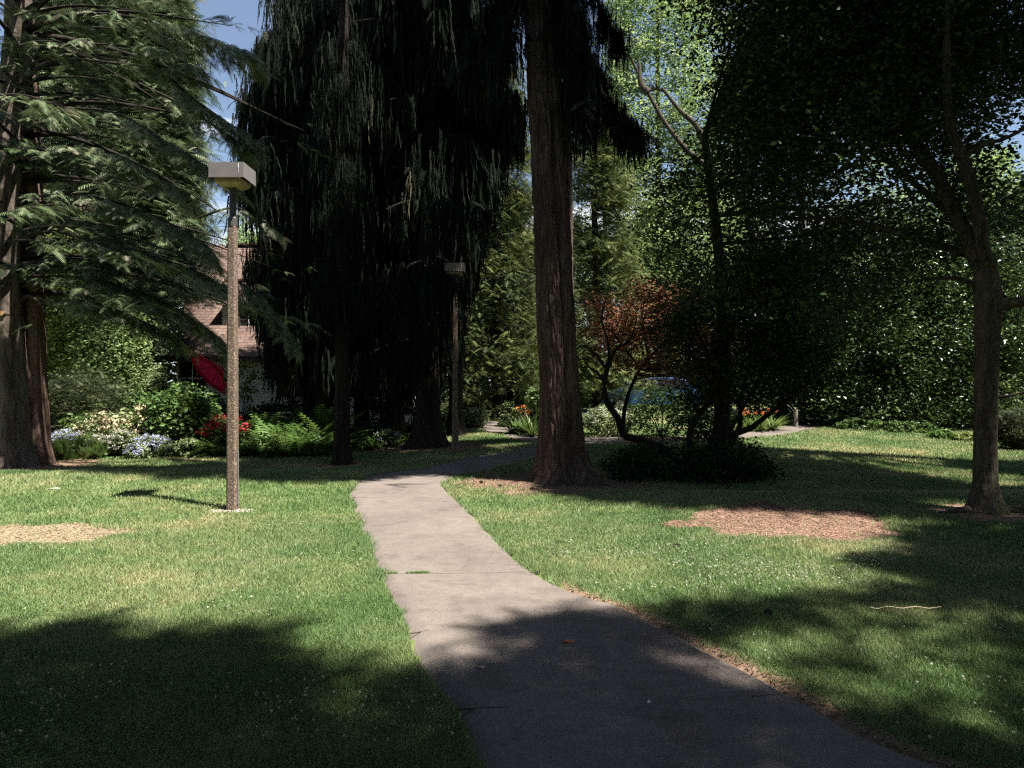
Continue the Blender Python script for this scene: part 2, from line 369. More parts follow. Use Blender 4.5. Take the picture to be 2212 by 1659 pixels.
def edge_dist(x, y):
    """distance to the right hand and left hand edges of the near path"""
    r = np.full(np.shape(x), 9.0)
    P = np.vstack([pl[:100:1], pr[:100:1]])
    for p in P: r = np.minimum(r, np.hypot(x-p[0], y-p[1]))
    return r
BR = bare(X, Y)
near = (Y < 14) & (Y > 1) & (np.abs(X) < 9)
ED = np.full(X.shape, 9.0); ED[near] = edge_dist(X[near], Y[near])
rim = sstep(0.16, 0.02, ED-0.10*fbm(X*3, Y*3, 0, 9, 3))*(X > 0.3+0.02*Y)*(Y < 8.2)
BR = np.maximum(BR, rim*0.9)
onp = on_path(X, Y); Z = Z-0.035*onp
Z = Z+0.006*(fbm(X*5, Y*5, 0, 77, 3)-0.5)*(~onp)
nx_, ny_ = len(gx), len(gy)
idx = np.arange(nx_*ny_).reshape(ny_, nx_)
F = np.stack([idx[:-1, :-1], idx[:-1, 1:], idx[1:, 1:], idx[1:, :-1]], -1).reshape(-1, 4)
def ground_colour(t, l, base_dark=1.0):
    """grass colour by place: green, yellowed and dry patches. Shared by the soil sheet and the blades"""
    p = wpos(t)
    n1 = noise_node(t, 0.42, 4, p, 0.6); n2 = noise_node(t, 2.3, 4, p, 0.6)
    a = t.nodes.new('ShaderNodeMath'); a.operation = 'MULTIPLY_ADD'; l(n2.outputs['Fac'], a.inputs[0]); a.inputs[1].default_value = 0.35; l(n1.outputs['Fac'], a.inputs[2])
    sp = t.nodes.new('ShaderNodeSeparateXYZ'); l(p, sp.inputs['Vector']); d1 = t.nodes.new('ShaderNodeMapRange'); d1.interpolation_type = 'SMOOTHSTEP'
    d1.inputs['From Min'].default_value = 7.5; d1.inputs['From Max'].default_value = 11.5; d1.inputs['To Min'].default_value = 0.0; d1.inputs['To Max'].default_value = 0.05
    l(sp.outputs['Y'], d1.inputs['Value']); a2 = t.nodes.new('ShaderNodeMath'); l(a.outputs[0], a2.inputs[0]); l(d1.outputs['Result'], a2.inputs[1])
    return a2.outputs[0]
m, t, b, l = mat('lawn_soil')
f = ground_colour(t, l)
r = ramp(t, f, [(0.52, (0.055, 0.10, 0.028)), (0.70, (0.11, 0.145, 0.048)), (0.84, (0.22, 0.19, 0.085))])
at = t.nodes.new('ShaderNodeAttribute'); at.attribute_name = 'bare'
ns = noise_node(t, 26, 6, wpos(t), 0.7)
rs = ramp(t, ns.outputs['Fac'], [(0.3, (0.11, 0.062, 0.042)), (0.5, (0.22, 0.135, 0.095)), (0.72, (0.36, 0.25, 0.18))])
mxg = t.nodes.new('ShaderNodeMix'); mxg.data_type = 'RGBA'; l(at.outputs['Fac'], mxg.inputs['Factor']); l(r.outputs['Color'], mxg.inputs['A']); l(rs.outputs['Color'], mxg.inputs['B'])
at2 = t.nodes.new('ShaderNodeAttribute'); at2.attribute_name = 'tan'
mxh = t.nodes.new('ShaderNodeMix'); mxh.data_type = 'RGBA'; l(at2.outputs['Fac'], mxh.inputs['Factor']); l(mxg.outputs['Result'], mxh.inputs['A'])
rt = ramp(t, ns.outputs['Fac'], [(0.3, (0.19, 0.14, 0.09)), (0.7, (0.32, 0.255, 0.17))]); l(rt.outputs['Color'], mxh.inputs['B'])
l(mxh.outputs['Result'], b.inputs['Base Color']); b.inputs['Roughness'].default_value = 0.95; b.inputs['Specular IOR Level'].default_value = 0.1
bp = t.nodes.new('ShaderNodeBump'); bp.inputs['Strength'].default_value = 0.8; bp.inputs['Distance'].default_value = 0.02
l(ns.outputs['Fac'], bp.inputs['Height']); l(bp.outputs['Normal'], b.inputs['Normal'])
ground = mesh_np('ground', np.stack([X.ravel(), Y.ravel(), Z.ravel()], -1), F, m, smooth=True)
for nm, arr in (('bare', BR), ('tan', np.maximum(sstep(-0.02, 0.12, blob(X, Y, 'tan')), sstep(0, .1, blob(X, Y, 'gravel'))))):
    a = ground.data.attributes.new(nm, 'FLOAT', 'POINT'); a.data.foreach_set('value', arr.ravel().astype(np.float32))
tag(ground, 'uneven park lawn with dry and green patches', 'lawn', kind='structure')

# ------------------------------------------------------------------ paths
m, t, b, l = mat('path_surface')
p = wpos(t)
n1 = noise_node(t, 0.8, 5, p, 0.6); n2 = noise_node(t, 90, 3, p, 0.7); n3 = noise_node(t, 9, 6, p, 0.7)
r = ramp(t, n1.outputs['Fac'], [(0.3, (0.128, 0.106, 0.092)), (0.7, (0.178, 0.153, 0.134))])
r3 = ramp(t, n3.outputs['Fac'], [(0.25, (0.82, 0.81, 0.80)), (0.75, (1.12, 1.12, 1.12))])
r2 = ramp(t, n2.outputs['Fac'], [(0.32, (0.70, 0.69, 0.68)), (0.5, (1, 1, 1)), (0.70, (1.25, 1.25, 1.25))])
ma = t.nodes.new('ShaderNodeMix'); ma.data_type = 'RGBA'; ma.blend_type = 'MULTIPLY'; ma.inputs['Factor'].default_value = 1
mb = t.nodes.new('ShaderNodeMix'); mb.data_type = 'RGBA'; mb.blend_type = 'MULTIPLY'; mb.inputs['Factor'].default_value = 1
l(r.outputs['Color'], ma.inputs['A']); l(r3.outputs['Color'], ma.inputs['B']); l(ma.outputs['Result'], mb.inputs['A']); l(r2.outputs['Color'], mb.inputs['B'])
n4 = noise_node(t, 2.1, 7, p, 0.75); r4 = ramp(t, n4.outputs['Fac'], [(0.36, (0.80, 0.78, 0.76)), (0.48, (1, 1, 1)), (0.70, (1.08, 1.07, 1.06))])
mc = t.nodes.new('ShaderNodeMix'); mc.data_type = 'RGBA'; mc.blend_type = 'MULTIPLY'; mc.inputs['Factor'].default_value = 1; l(mb.outputs['Result'], mc.inputs['A']); l(r4.outputs['Color'], mc.inputs['B'])
l(mc.outputs['Result'], b.inputs['Base Color']); b.inputs['Roughness'].default_value = 0.9; b.inputs['Specular IOR Level'].default_value = 0.2
bp = t.nodes.new('ShaderNodeBump'); bp.inputs['Strength'].default_value = 0.5; bp.inputs['Distance'].default_value = 0.004
l(n2.outputs['Fac'], bp.inputs['Height']); l(bp.outputs['Normal'], b.inputs['Normal'])
M['path'] = m
def ribbon(A, B, name, label, nacross=24, lift=0.010, wob=0.025):
    n = max(len(A), len(B))*4
    def res(P):
        s = np.r_[0, np.cumsum(np.linalg.norm(np.diff(P, axis=0), axis=1))]; u = np.linspace(0, s[-1], n)
        return np.stack([np.interp(u, s, P[:, 0]), np.interp(u, s, P[:, 1])], -1)
    A, B = res(A), res(B)
    A = A+wob*(fbm(A[:, :1]*4, A[:, 1:]*4, 0, 5, 3)-0.5)*2; B = B+wob*(fbm(B[:, :1]*4, B[:, 1:]*4, 0, 6, 3)-0.5)*2
    u = np.linspace(0, 1, nacross)[None, :, None]
    P = A[:, None]*(1-u)+B[:, None]*u
    z = hgt(P[..., 0], P[..., 1])+lift
    V = np.concatenate([P, z[..., None]], -1)
    V[:, 0, 2] -= 0.04; V[:, -1, 2] -= 0.04
    idx = np.arange(n*nacross).reshape(n, nacross)
    F = np.stack([idx[:-1, :-1], idx[:-1, 1:], idx[1:, 1:], idx[1:, :-1]], -1).reshape(-1, 4)
    V = V.reshape(-1, 3)
    e1 = V[F[0, 1]]-V[F[0, 0]]; e2 = V[F[0, 3]]-V[F[0, 0]]
    if np.cross(e1, e2)[2] < 0: F = F[:, ::-1]
    return tag(mesh_np(name, V, F, M['path'], smooth=True), label, 'path', kind='structure')
ribbon(pl, pr, 'path', 'grey paved footpath curving through the lawn')
ribbon(ct, cb, 'path', 'crossing footpath behind the big fir', 12, 0.004)
ribbon(gl, gr, 'path', 'far footpath leaving through the gap in the hedge', 8, 0.008)
# slab joints of the near path: sunk dark lines with weeds
m, t, b, l = mat('joint'); b.inputs['Base Color'].default_value = (0.06, 0.05, 0.04, 1); b.inputs['Roughness'].default_value = 1
JOINTS = [((822,1243),(1166,1238)), ((985,1535),(1100,1532)), ((760,1075),(830,1078)), ((880,1372),(925,1366)), ((1700,1500),(1620,1512)), ((830,1200),(860,1204))]
tb = Tubes()
for a, c in JOINTS:
    A, B = G(*a), G(*c); q = np.linspace(0, 1, 40)[:, None]; P = A*(1-q)+B*q
    P = P+0.012*(fbm(P[:, :1]*9, P[:, 1:]*9, 0, 3, 2)-0.5)
    tb.add(np.column_stack([P, hgt(P[:, 0], P[:, 1])+0.008]), 0.005, 4)
tag(tb.build('path_joint', m, None), 'dark joints across the paved footpath', 'joint', kind='structure')

# ------------------------------------------------------------------ foliage primitives
def tpl_spray(pairs=8, ang=55, wd=0.06, side=0.42, spine=True):
    V = []
    a = math.radians(ang)
    for k in range(pairs):
        u = (k+0.6)/pairs*0.95; ln = side*(1-u)**0.8+0.08
        for s in (-1, 1):
            uu = u+0.03*s
            tip = (uu+ln*math.cos(a), s*ln*math.sin(a), -0.02-0.10*ln)
            V += [(uu-wd*0.5, 0, 0), (uu+wd*0.6, 0, 0), tip]
    if spine: V += [(0, -0.022, 0), (0, 0.022, 0), (1.03, 0, -0.02)]
    return np.array(V)
SPRAY = tpl_spray(11, 52, 0.042, 0.40); SPRAY_S = tpl_spray(7, 52, 0.062, 0.42); SPRAY_F = tpl_spray(13, 72, 0.062, 0.26)
_r = np.random.default_rng(3)
def tpl_strand(n=11):
    V = []
    for k in range(n):
        z = -k/n; dx, dy = _r.uniform(-0.055, 0.055, 2); s = _r.uniform(0.012, 0.028)
        V += [(dx*0.6, -s, z), (dx*0.6, s, z), (dx, dy, z-2.6/n)]
    return np.array(V)
STRANDS = [tpl_strand() for _ in range(5)]
LEAF = np.array([(0, 0, 0), (0.5, -0.30, 0.07), (1, 0, 0), (0, 0, 0), (1, 0, 0), (0.5, 0.30, 0.07)])
LEAF1 = np.array([(0, 0, 0), (0.45, -0.34, 0.05), (1, 0.05, -0.03)])
PETAL = np.array([(-.5, -.3, 0), (.5, -.3, 0), (0, .55, 0)])
def scatter(tpl, P, D, N, s, droop=0.0):
    """tpl (T*3,3) placed at P with axis D, normal N, size s (n,) -> verts"""
    D = norm(D); side = norm(np.cross(N, D)); N = np.cross(D, side)
    x, y, z = tpl[:, 0], tpl[:, 1], tpl[:, 2]
    s = np.asarray(s)[:, None, None]
    dr = np.asarray(droop); dr = dr[:, None] if dr.ndim else dr
    zz = z[None, :]-dr*(x**2)[None, :]
    return (P[:, None]+s*(x[None, :, None]*D[:, None]+y[None, :, None]*side[:, None]+zz[..., None]*N[:, None])).reshape(-1, 3)
class Fol:
    def __init__(s): s.V = []; s.T = []
    def add(s, tpl, P, D, N, size, droop=0.0, tint=None):
        n = len(P)
        if n == 0: return
        size = np.broadcast_to(size, (n,)); v = scatter(tpl, P, D, N, size, droop); s.V.append(v.astype(np.float32))
        k = len(tpl)//3
        tt = R.normal(0.5, 0.18, n) if tint is None else tint
        s.T.append((np.repeat(tt, k)+R.normal(0, 0.07, n*k)).astype(np.float32))
    def build(s, name, m, parent):
        V = np.vstack(s.V); n = len(V)//3
        return mesh_np(name, V, np.arange(n*3).reshape(-1, 3), m, parent, tint=np.concatenate(s.T))
def rdir(n, zmin=-1, zmax=1):
    a = R.uniform(0, 2*math.pi, n); z = R.uniform(zmin, zmax, n); q = np.sqrt(1-z*z)
    return np.stack([q*np.cos(a), q*np.sin(a), z], -1)
def add_leaves(f, P, size=0.09, tpl=LEAF, up=0.5, sv=0.25, tint=None):
    n = len(P); N = norm(rdir(n)+np.array([0, 0, up*2])); D = rdir(n, -0.8, 0.4)
    f.add(tpl, P, D, N, np.abs(R.normal(size, size*sv, n))+size*0.25, 0.1, tint)
def add_sprays(f, P, size=0.3, tpl=SPRAY_S, pitch=(-0.5, 0.1), tint=None, out=None):
    n = len(P); D = rdir(n, *pitch)
    if out is not None: D = norm(D+out)
    f.add(tpl, P, D, norm(rdir(n)*0.4+np.array([0, 0, 1.0])), np.abs(R.normal(size, size*0.25, n))+0.05, 0.25, tint)
def clump_cloud(centres, per, sig, flat=0.7):
    P = np.repeat(centres, per, 0); s = np.broadcast_to(sig, (len(centres),)); s = np.repeat(s, per)[:, None]
    return P+R.normal(0, 1, P.shape)*s*np.array([1, 1, flat])
def ell_points(c, r, n, gap=0.46, gs=0.8, shell=0.0, seed=0):
    """points in an ellipsoid, thinned by noise so that gaps stay open"""
    o = []; tot = 0
    while tot < n:
        u = rdir(n*2)*(R.uniform(shell, 1, n*2)**(1/3))[:, None]
        lump = 1+0.28*(fbm(u[:, 0]*2.2+9, u[:, 1]*2.2+3, u[:, 2]*2.2, 60+seed, 3)-0.5)*2
        P = np.array(c)+u*np.array(r)*lump[:, None]
        k = fbm(P[:, 0]*gs, P[:, 1]*gs, P[:, 2]*gs, 80+seed, 3) > gap
        o.append(P[k]); tot += k.sum()
    return np.vstack(o)[:n]

# ------------------------------------------------------------------ trunks
def trunk_mesh(P, r, name, m, parent, nring=64, step=0.04, furrow=0.02, flutes=(), flare=0.0, fx=11, fz=2.2, seed=0, flare_h=0.5, roots=5):
    P = np.asarray(P, float); r = np.asarray(r, float)
    s = np.r_[0, np.cumsum(np.linalg.norm(np.diff(P, axis=0), axis=1))]; n = max(6, int(s[-1]/step)); u = np.linspace(0, s[-1], n)
    Q = np.stack([np.interp(u, s, P[:, k]) for k in range(3)], -1); rr = np.interp(u, s, r)
    ker = np.ones(9)/9
    for k in range(2): Q[4:-4, k] = np.convolve(Q[:, k], ker, 'valid')
    th = np.arange(nring)*2*math.pi/nring
    U, TH = np.meshgrid(u, th, indexing='ij'); RR = rr[:, None]*np.ones_like(TH)
    for a, amp, wdt in flutes:
        dd = np.angle(np.exp(1j*(TH-a-0.05*np.sin(U*0.7)))); RR = RR*(1+amp*np.exp(-(dd/wdt)**2))
    fl = flare*np.exp(-U/flare_h)
    lob = 1+0.55*np.cos(roots*TH+seed)+0.35*np.cos((roots+3)*TH+2.1*seed)
    RR = RR*(1+fl*(0.6+0.4*lob))
    cx, sy = np.cos(TH), np.sin(TH)
    k = 1.0/max(rr.max(), .05)
    wv = 0.6*(fbm(cx*2.5, sy*2.5, U*1.3, seed+5, 3)-0.5)
    n1 = fbm(cx*fx*0.42+wv*2.5, sy*fx*0.42+wv*2.5, U*fz, seed, 4)
    rid = 1-np.abs(n1*2-1)*2.2
    n2 = fbm(cx*fx*1.0, sy*fx*1.0, U*fz*2.6, seed+9, 3)
    RR = RR-furrow*np.clip(rid, 0, 1)+furrow*0.6*(n2-0.5)+RR*0.10*(fbm(cx*1.2, sy*1.2, U*0.5, seed+3, 2)-0.5)
    V = np.stack([Q[:, 0:1]+RR*cx, Q[:, 1:2]+RR*sy, Q[:, 2:3]+0*RR], -1).reshape(-1, 3)
    i = np.arange(n-1)[:, None]*nring; j = np.arange(nring)[None]; kk = (j+1) % nring
    F = np.stack([i+j, i+kk, i+nring+kk, i+nring+j], -1).reshape(-1, 4)
    return mesh_np(name, V, F, m, parent, smooth=True)
def limb(tb, P, r0, r1, n=7, k=5, wob=0.0):
    Q = catmull(P, k)
    if wob: Q[1:] += R.normal(0, wob, Q[1:].shape)
    tb.add(Q, np.linspace(r0, r1, len(Q)), n); return Q

# ------------------------------------------------------------------ tree builders
def fir_branches(f, tb, base, nbr, zr, Lr, az=None, droop=0.42, reject=True, size=0.34, tpl=SPRAY, hang=0.0, keep=1.0, strand=None, guard=None, dens=1.0, rise=0.12, rejp=0.98):
    """flat tiered branches with side twigs in one plane, covered in sprays (or hung with strands)"""
    bx, by = base
    for b in range(nbr):
        z0 = R.uniform(*zr); a = R.uniform(0, 2*math.pi) if az is None else R.normal(az[0], az[1]); Ln = R.uniform(*Lr)
        d = np.array([math.cos(a), math.sin(a), 0]); sd = np.array([-d[1], d[0], 0])
        t = np.linspace(0, 1, 9)[:, None]; bend = R.normal(0, 0.12)
        P = np.array([bx, by, z0])+d*(Ln*t)+sd*(bend*Ln*t*t)+np.array([0, 0, 1])*Ln*(rise*t-droop*t**2+0.12*t**4)
        ns = max(4, int(Ln*4.2*dens)); SP, SD, SU = [], [], []
        for i in range(ns):
            u = 0.18+0.82*(i+R.uniform(0, .6))/ns; q = np.array([np.interp(u, t[:, 0], P[:, c]) for c in range(3)])
            sg = 1 if i % 2 else -1; an = math.radians(R.uniform(42, 68))
            e = d*math.cos(an)+sd*sg*math.sin(an); ln = (0.36*Ln*(1-u)**0.7+0.35)*R.uniform(0.7, 1.15)
            m_ = max(3, int(ln/0.13)); w_ = np.linspace(0.1, 1, m_)[:, None]
            S_ = q+e*(ln*w_)+np.array([0, 0, 1])*(-0.22*ln*w_**2-0.05*w_)+R.normal(0, 0.02, (m_, 3))
            SU += [u]*m_
            SP.append(S_); SD.append(np.repeat(e[None], m_, 0))
        SP = np.vstack(SP); SD = np.vstack(SD); n = len(SP)
        k = R.random(n) < keep
        if reject: k &= ~(falls_on_lit(SP, 0.25) & (R.random(n) < rejp))
        if guard is not None: k &= guard(SP)
        SP, SD = SP[k], SD[k]; n = len(SP)
        if n < 6: continue
        um = np.quantile(np.array(SU)[k], 0.93); tt_ = np.linspace(0, um, 9); Pb = np.column_stack([np.interp(tt_, t[:, 0], P[:, c]) for c in range(3)])
        tb.add(Pb, np.linspace(0.012+0.009*Ln, 0.006, 9), 5)
        if strand is None:
            for sg in (-1, 1):
                side = np.cross(SD, [0, 0, 1.0])*sg
                D = norm(SD*R.uniform(0.5, 1.2, (n, 1))+side*R.uniform(0.2, 1.0, (n, 1))+np.array([0, 0, -0.18])+R.normal(0, 0.12, (n, 3)))
                f.add(tpl, SP, D, norm(R.normal(0, 0.22, (n, 3))+np.array([0, 0, 1.0])), R.normal(size, size*0.22, n).clip(0.1), 0.28,
                      np.clip(R.normal(0.50, 0.17, n)+R.normal(0, 0.09), 0, 1.2))
        else:
            q_ = SP[::3]; f.add(SPRAY, q_, norm(SD[::3]*.5+R.normal(0, .3, q_.shape)+np.array([0, 0, -.7])), norm(R.normal(0, .4, q_.shape)+np.array([0, 0, 1.])), R.uniform(.25, .5, len(q_)), .3)
            for _ in range(4):
                T = STRANDS[R.integers(0, 5)]
                q = SP+R.normal(0, 0.09, SP.shape)
                f.add(T, q, norm(np.column_stack([R.normal(0, 1, (n, 2)), R.normal(0, 0.1, n)])), np.tile([0, 0, 1.0], (n, 1))+R.normal(0, 0.08, (n, 3)),
                      R.uniform(strand[0], strand[1], n), 0, np.clip(R.normal(0.45, 0.2, n), 0, 1.2))
def broadleaf(name, label, cat, base, zc, centres, rad, per, leaf, m, bark, limbs=None, r0=0.16, group=None, tpl=LEAF, reject=True, sig=0.32, kind='leaf', up=0.5, guard=None, ntw=1.0, spray=0.3):
    t = thing(name, label, cat, group); tb = Tubes(); nodes = []
    z0 = float(hgt(*base)); B = np.array([base[0], base[1], z0-0.1])
    if limbs is None:
        top = np.array([base[0]+R.normal(0, .3), base[1]+R.normal(0, .3), zc]); mid = (B+top)/2+np.array([R.normal(0, .15), R.normal(0, .15), 0])
        limbs = [([B, mid, top], r0, r0*0.35)]
    for P, a, b_ in limbs: nodes.append(limb(tb, P, a, b_, 8, 6))
    nodes = np.vstack(nodes)
    if reject:
        k = ~(falls_on_lit(centres, 0.4) & (R.random(len(centres)) < 0.95)); centres = centres[k]
    if guard is not None: centres = centres[guard(centres)]
    for c in centres[R.random(len(centres)) < ntw]:
        dd = np.linalg.norm(nodes-c, axis=1)+np.maximum(0, nodes[:, 2]-c[2])*1.5; q = nodes[np.argmin(dd)]
        mid = (q+c)/2+np.array([R.normal(0, .1), R.normal(0, .1), 0.12*np.linalg.norm(c-q)*R.uniform(-.3, 1)])
        ln = np.linalg.norm(c-q); tb.add(catmull([q, mid, c], 2), np.linspace(0.008+0.006*ln, 0.005, 5), 4)
    tb.build('trunk', bark, t)
    f = Fol(); P = clump_cloud(centres, per, sig)
    tint = np.repeat(R.normal(0.5, 0.16, len(centres)), per)+R.normal(0, 0.12, len(P))
    if reject: k = ~(falls_on_lit(P, .1) & (R.random(len(P)) < .9)); P, tint = P[k], tint[k]
    if kind == 'leaf': add_leaves(f, P, leaf, tpl, up, tint=tint)
    else: add_sprays(f, P, spray, SPRAY_S, tint=tint)
    f.build('crown', m, t); rebase(t, base[0], base[1], z0); return t

# ================================================================== TREES IN VIEW
# --- the big fir beside the path
t = thing('fir_tree', 'massive furrowed fir trunk rising right beside the path bend', 'tree')
D0 = FIRB[1]; zf = float(hgt(*FIRB))
ctr = [(1222,1045,15),(1213,1000,13),(1208,900,13),(1204,800,13),(1197,650,13),(1190,500,12),(1184,350,12),(1175,200,11),(1163,0,10),(1150,-250,9),(1138,-700,9),(1130,-1500,8)]
Pc = np.array([W(px, py, D0) for px, py, _ in ctr]); Pc[0, 2] = zf-0.12
wd = np.array([0.46, 0.385, 0.325, 0.305, 0.30, 0.30, 0.295, 0.285, 0.265, 0.25, 0.24, 0.12])
trunk_mesh(Pc, wd, 'trunk', M['bark_fir'], t, 300, 0.016, 0.042, flutes=[(-0.55, 0.24, 0.38), (-1.15, -0.14, 0.15), (2.6, .10, .4)], flare=0.62, flare_h=0.34, seed=4, fx=13, fz=2.0)
tb = Tubes(); f = Fol()
top = Pc[-1]
def above(P): return ~in_view(P, 0.03)
for zz, xx in ((9, 0.2), (12, 0.1), (15, 0.0), (18, -0.1)):
    fir_branches(f, tb, (Pc[7][0]+xx-0.2, D0), 15, (zz, zz+3), (3.0, 5.0), size=0.5, guard=above, dens=0.75, rejp=0.995)
# drooping dark boughs either side of the trunk, inside the frame
def boughs(f, tb, spec, d):
    for (pts, ln, dens) in spec:
        Q = catmull(np.array([W(px, py, d+dd) for px, py, dd in pts]), 8)
        tb.add(Q, np.linspace(0.035, 0.008, len(Q)), 5)
        n = int(len(Q)*dens); i = R.integers(0, len(Q), n); P = Q[i]+R.normal(0, 0.10, (n, 3))*np.array([1, 1.5, 0.6])
        for T in STRANDS[:3]:
            f.add(T, P+R.normal(0, 0.05, P.shape), norm(np.column_stack([R.normal(0, 1, (n, 2)), R.normal(0, 0.1, n)])), np.tile([0, 0, 1.0], (n, 1))+R.normal(0, 0.07, (n, 3)), R.uniform(ln*0.3, ln, n), 0, np.clip(R.normal(.4, .2, n), 0, 1))
        add_sprays(f, P, 0.32, SPRAY, (-0.9, -0.2))
boughs(f, tb, [([(1190,-60,0),(1240,60,0),(1300,180,.2),(1345,260,.3),(1385,290,.4)], 0.55, 9),
               ([(1190,-80,0),(1235,20,-.2),(1262,110,-.3),(1275,220,-.3)], 0.9, 9),
               ([(1195,-90,0),(1280,-10,.5),(1320,60,.8),(1340,100,.9)], 0.5, 7),
               ([(1200,60,0),(1225,90,-.2),(1240,180,-.3),(1250,260,-.3)], 0.75, 6),
               ([(1140,-80,0),(1080,0,.3),(1030,90,.5),(1010,170,.6)], 0.7, 8),
               ([(1140,-60,0),(1095,60,-.3),(1075,160,-.4)], 0.6, 7)], D0)
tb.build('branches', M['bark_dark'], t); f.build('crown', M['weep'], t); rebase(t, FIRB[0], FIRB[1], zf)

# --- twin trunked fir at the left edge
t = thing('fir_tree', 'huge twin-trunked fir at the left edge with layered grey-green sprays', 'tree')
zl = float(hgt(*LEFTB)); d = LEFTB[1]
A_ = np.array([W(px, py, d) for px, py in ((30,1012),(28,950),(20,800),(8,600),(18,350),(42,100),(50,-150),(55,-700),(60,-1300))]); A_[0, 2] = zl-0.15
trunk_mesh(A_, [0.50,0.42,0.38,0.37,0.34,0.30,0.28,0.22,0.10], 'trunk', M['bark_left'], t, 128, 0.03, 0.035, flutes=[(-1.2, 0.3, 0.35), (-2.1, -.15, .25), (-0.3, .2, .3), (3, .2, .4)], flare=0.45, seed=8, flare_h=0.45)
B_ = np.array([W(px, py, d+0.25) for px, py in ((84,1010),(82,950),(78,800),(74,600),(68,350),(62,150),(50,-100),(30,-500))]); B_[0, 2] = zl-0.15
trunk_mesh(B_, [0.30,0.25,0.22,0.21,0.20,0.18,0.15,0.08], 'trunk', M['bark_red'], t, 96, 0.03, 0.022, flutes=[(-0.9, 0.2, 0.4)], flare=0.35, seed=13, flare_h=0.4)
mb_ = MB(); c = W(3, 676, d-0.45); mb_.rod(c+np.array([0, 0.5, -0.03]), c, 0.06, 14); st = mb_.build('cut_stub', M['bark_left'], t, smooth=False)
mb_ = MB(); mb_.rod(c, c+np.array([0, -0.006, 0]), 0.052, 14); mb_.build('cut_face', M['wood_cut'], st)
tb = Tubes(); f = Fol()
fb = (LEFTB[0]+0.1, d)
no_house = lambda P: ~((P[:, 0]/P[:, 1]*FD+CX > 425) & (P[:, 0]/P[:, 1]*FD+CX < 566) & (CY-(P[:, 2]-CAMZ)/P[:, 1]*FD < 560))
def left_guard(P):
    px = P[:, 0]/P[:, 1]*FD+CX; py = CY-(P[:, 2]-CAMZ)/P[:, 1]*FD
    lim = np.interp(py, [0, 60, 130, 190, 250, 300, 360, 430, 520], [440, 530, 545, 450, 430, 520, 500, 430, 420])+40*(vnoise(px*.03, py*.03, 0, 3)-.5)
    k = ~((px > lim) & (py < 540) & (px < 640) & (R.random(len(P)) < 0.93))
    k &= ~((px > 370) & (py > 530) & (py < 850) & (R.random(len(P)) < 0.3))
    k &= ~((px < 400) & (py > 745) & (P[:, 2] < 5))
    k &= ~((px < 110) & (py > 600) & (R.random(len(P)) < 0.9))
    return k
fir_branches(f, tb, fb, 30, (3.4, 6.5), (3.8, 6.4), az=(-0.25, 0.55), guard=left_guard, size=0.25, dens=1.35)
fir_branches(f, tb, fb, 42, (6.0, 11.5), (4.0, 6.8), az=(-0.30, 0.6), guard=left_guard, size=0.25, dens=1.35)
fir_branches(f, tb, fb, 18, (3.5, 10), (2.5, 5), az=(0.5, 0.4), guard=left_guard, size=0.25, dens=1.3)
fir_branches(f, tb, fb, 16, (4, 11), (2.5, 5), az=(-1.6, 0.6), guard=left_guard, size=0.25, dens=1.3)
fir_branches(f, tb, fb, 40, (10.5, 18), (3.0, 5.5), guard=above, size=0.5, dens=0.7, rejp=0.995)
def spray_bough(pts, dd, wdt, r=0.03, rot=0.0):
    sheet_d = lambda py: 14.3/(1+0.227*(829.5-py)/1593)
    Q = catmull(np.array([W(px, py, (dd+e) if px < 95 or dd+e > 14.8 else sheet_d(py)+0.12*e) for px, py, e in pts]), 10); tb.add(Q, np.linspace(r, 0.006, len(Q)), 5)
    T = norm(np.gradient(Q, axis=0)); n = len(Q)
    for i in range(2, n):
        u = i/n
        for sg in (-1, 1):
            sd_ = norm(np.cross(T[i], [0, 0, 1.]))*sg; e = norm(T[i]*R.uniform(.5, 1.1)+sd_*R.uniform(.6, 1.2)); ln = wdt*(1.05-u*.75)*R.uniform(.6, 1.2)
            m_ = max(3, int(ln/0.10)); w_ = np.linspace(.08, 1, m_)[:, None]; S_ = Q[i]+e*ln*w_+np.array([0, 0, 1])*(-0.30*ln*w_**2)+R.normal(0, .025, (m_, 3))
            if R.random() < .4: tb.add(S_[::max(1, m_//3)], .006, 3)
            S_ = S_[~(falls_on_lit(S_, .15) & (R.random(m_) < .85))]; m_ = len(S_)
            if m_ == 0: continue
            for q_ in (-1, 1):
                D = norm(e*R.uniform(.5, 1.2, (m_, 1))+np.cross(e, [0, 0, 1.])*q_*R.uniform(.2, 1, (m_, 1))+np.array([0, 0, -.25])+R.normal(0, .15, (m_, 3)))
                f.add(SPRAY, S_, D, norm(R.normal(0, .25, (m_, 3))+np.array([0, 0, 1.])), R.normal(.25, .05, m_).clip(.1), .28, np.clip(R.normal(.55, .18, m_)+R.normal(0, .1), 0, 1.2))
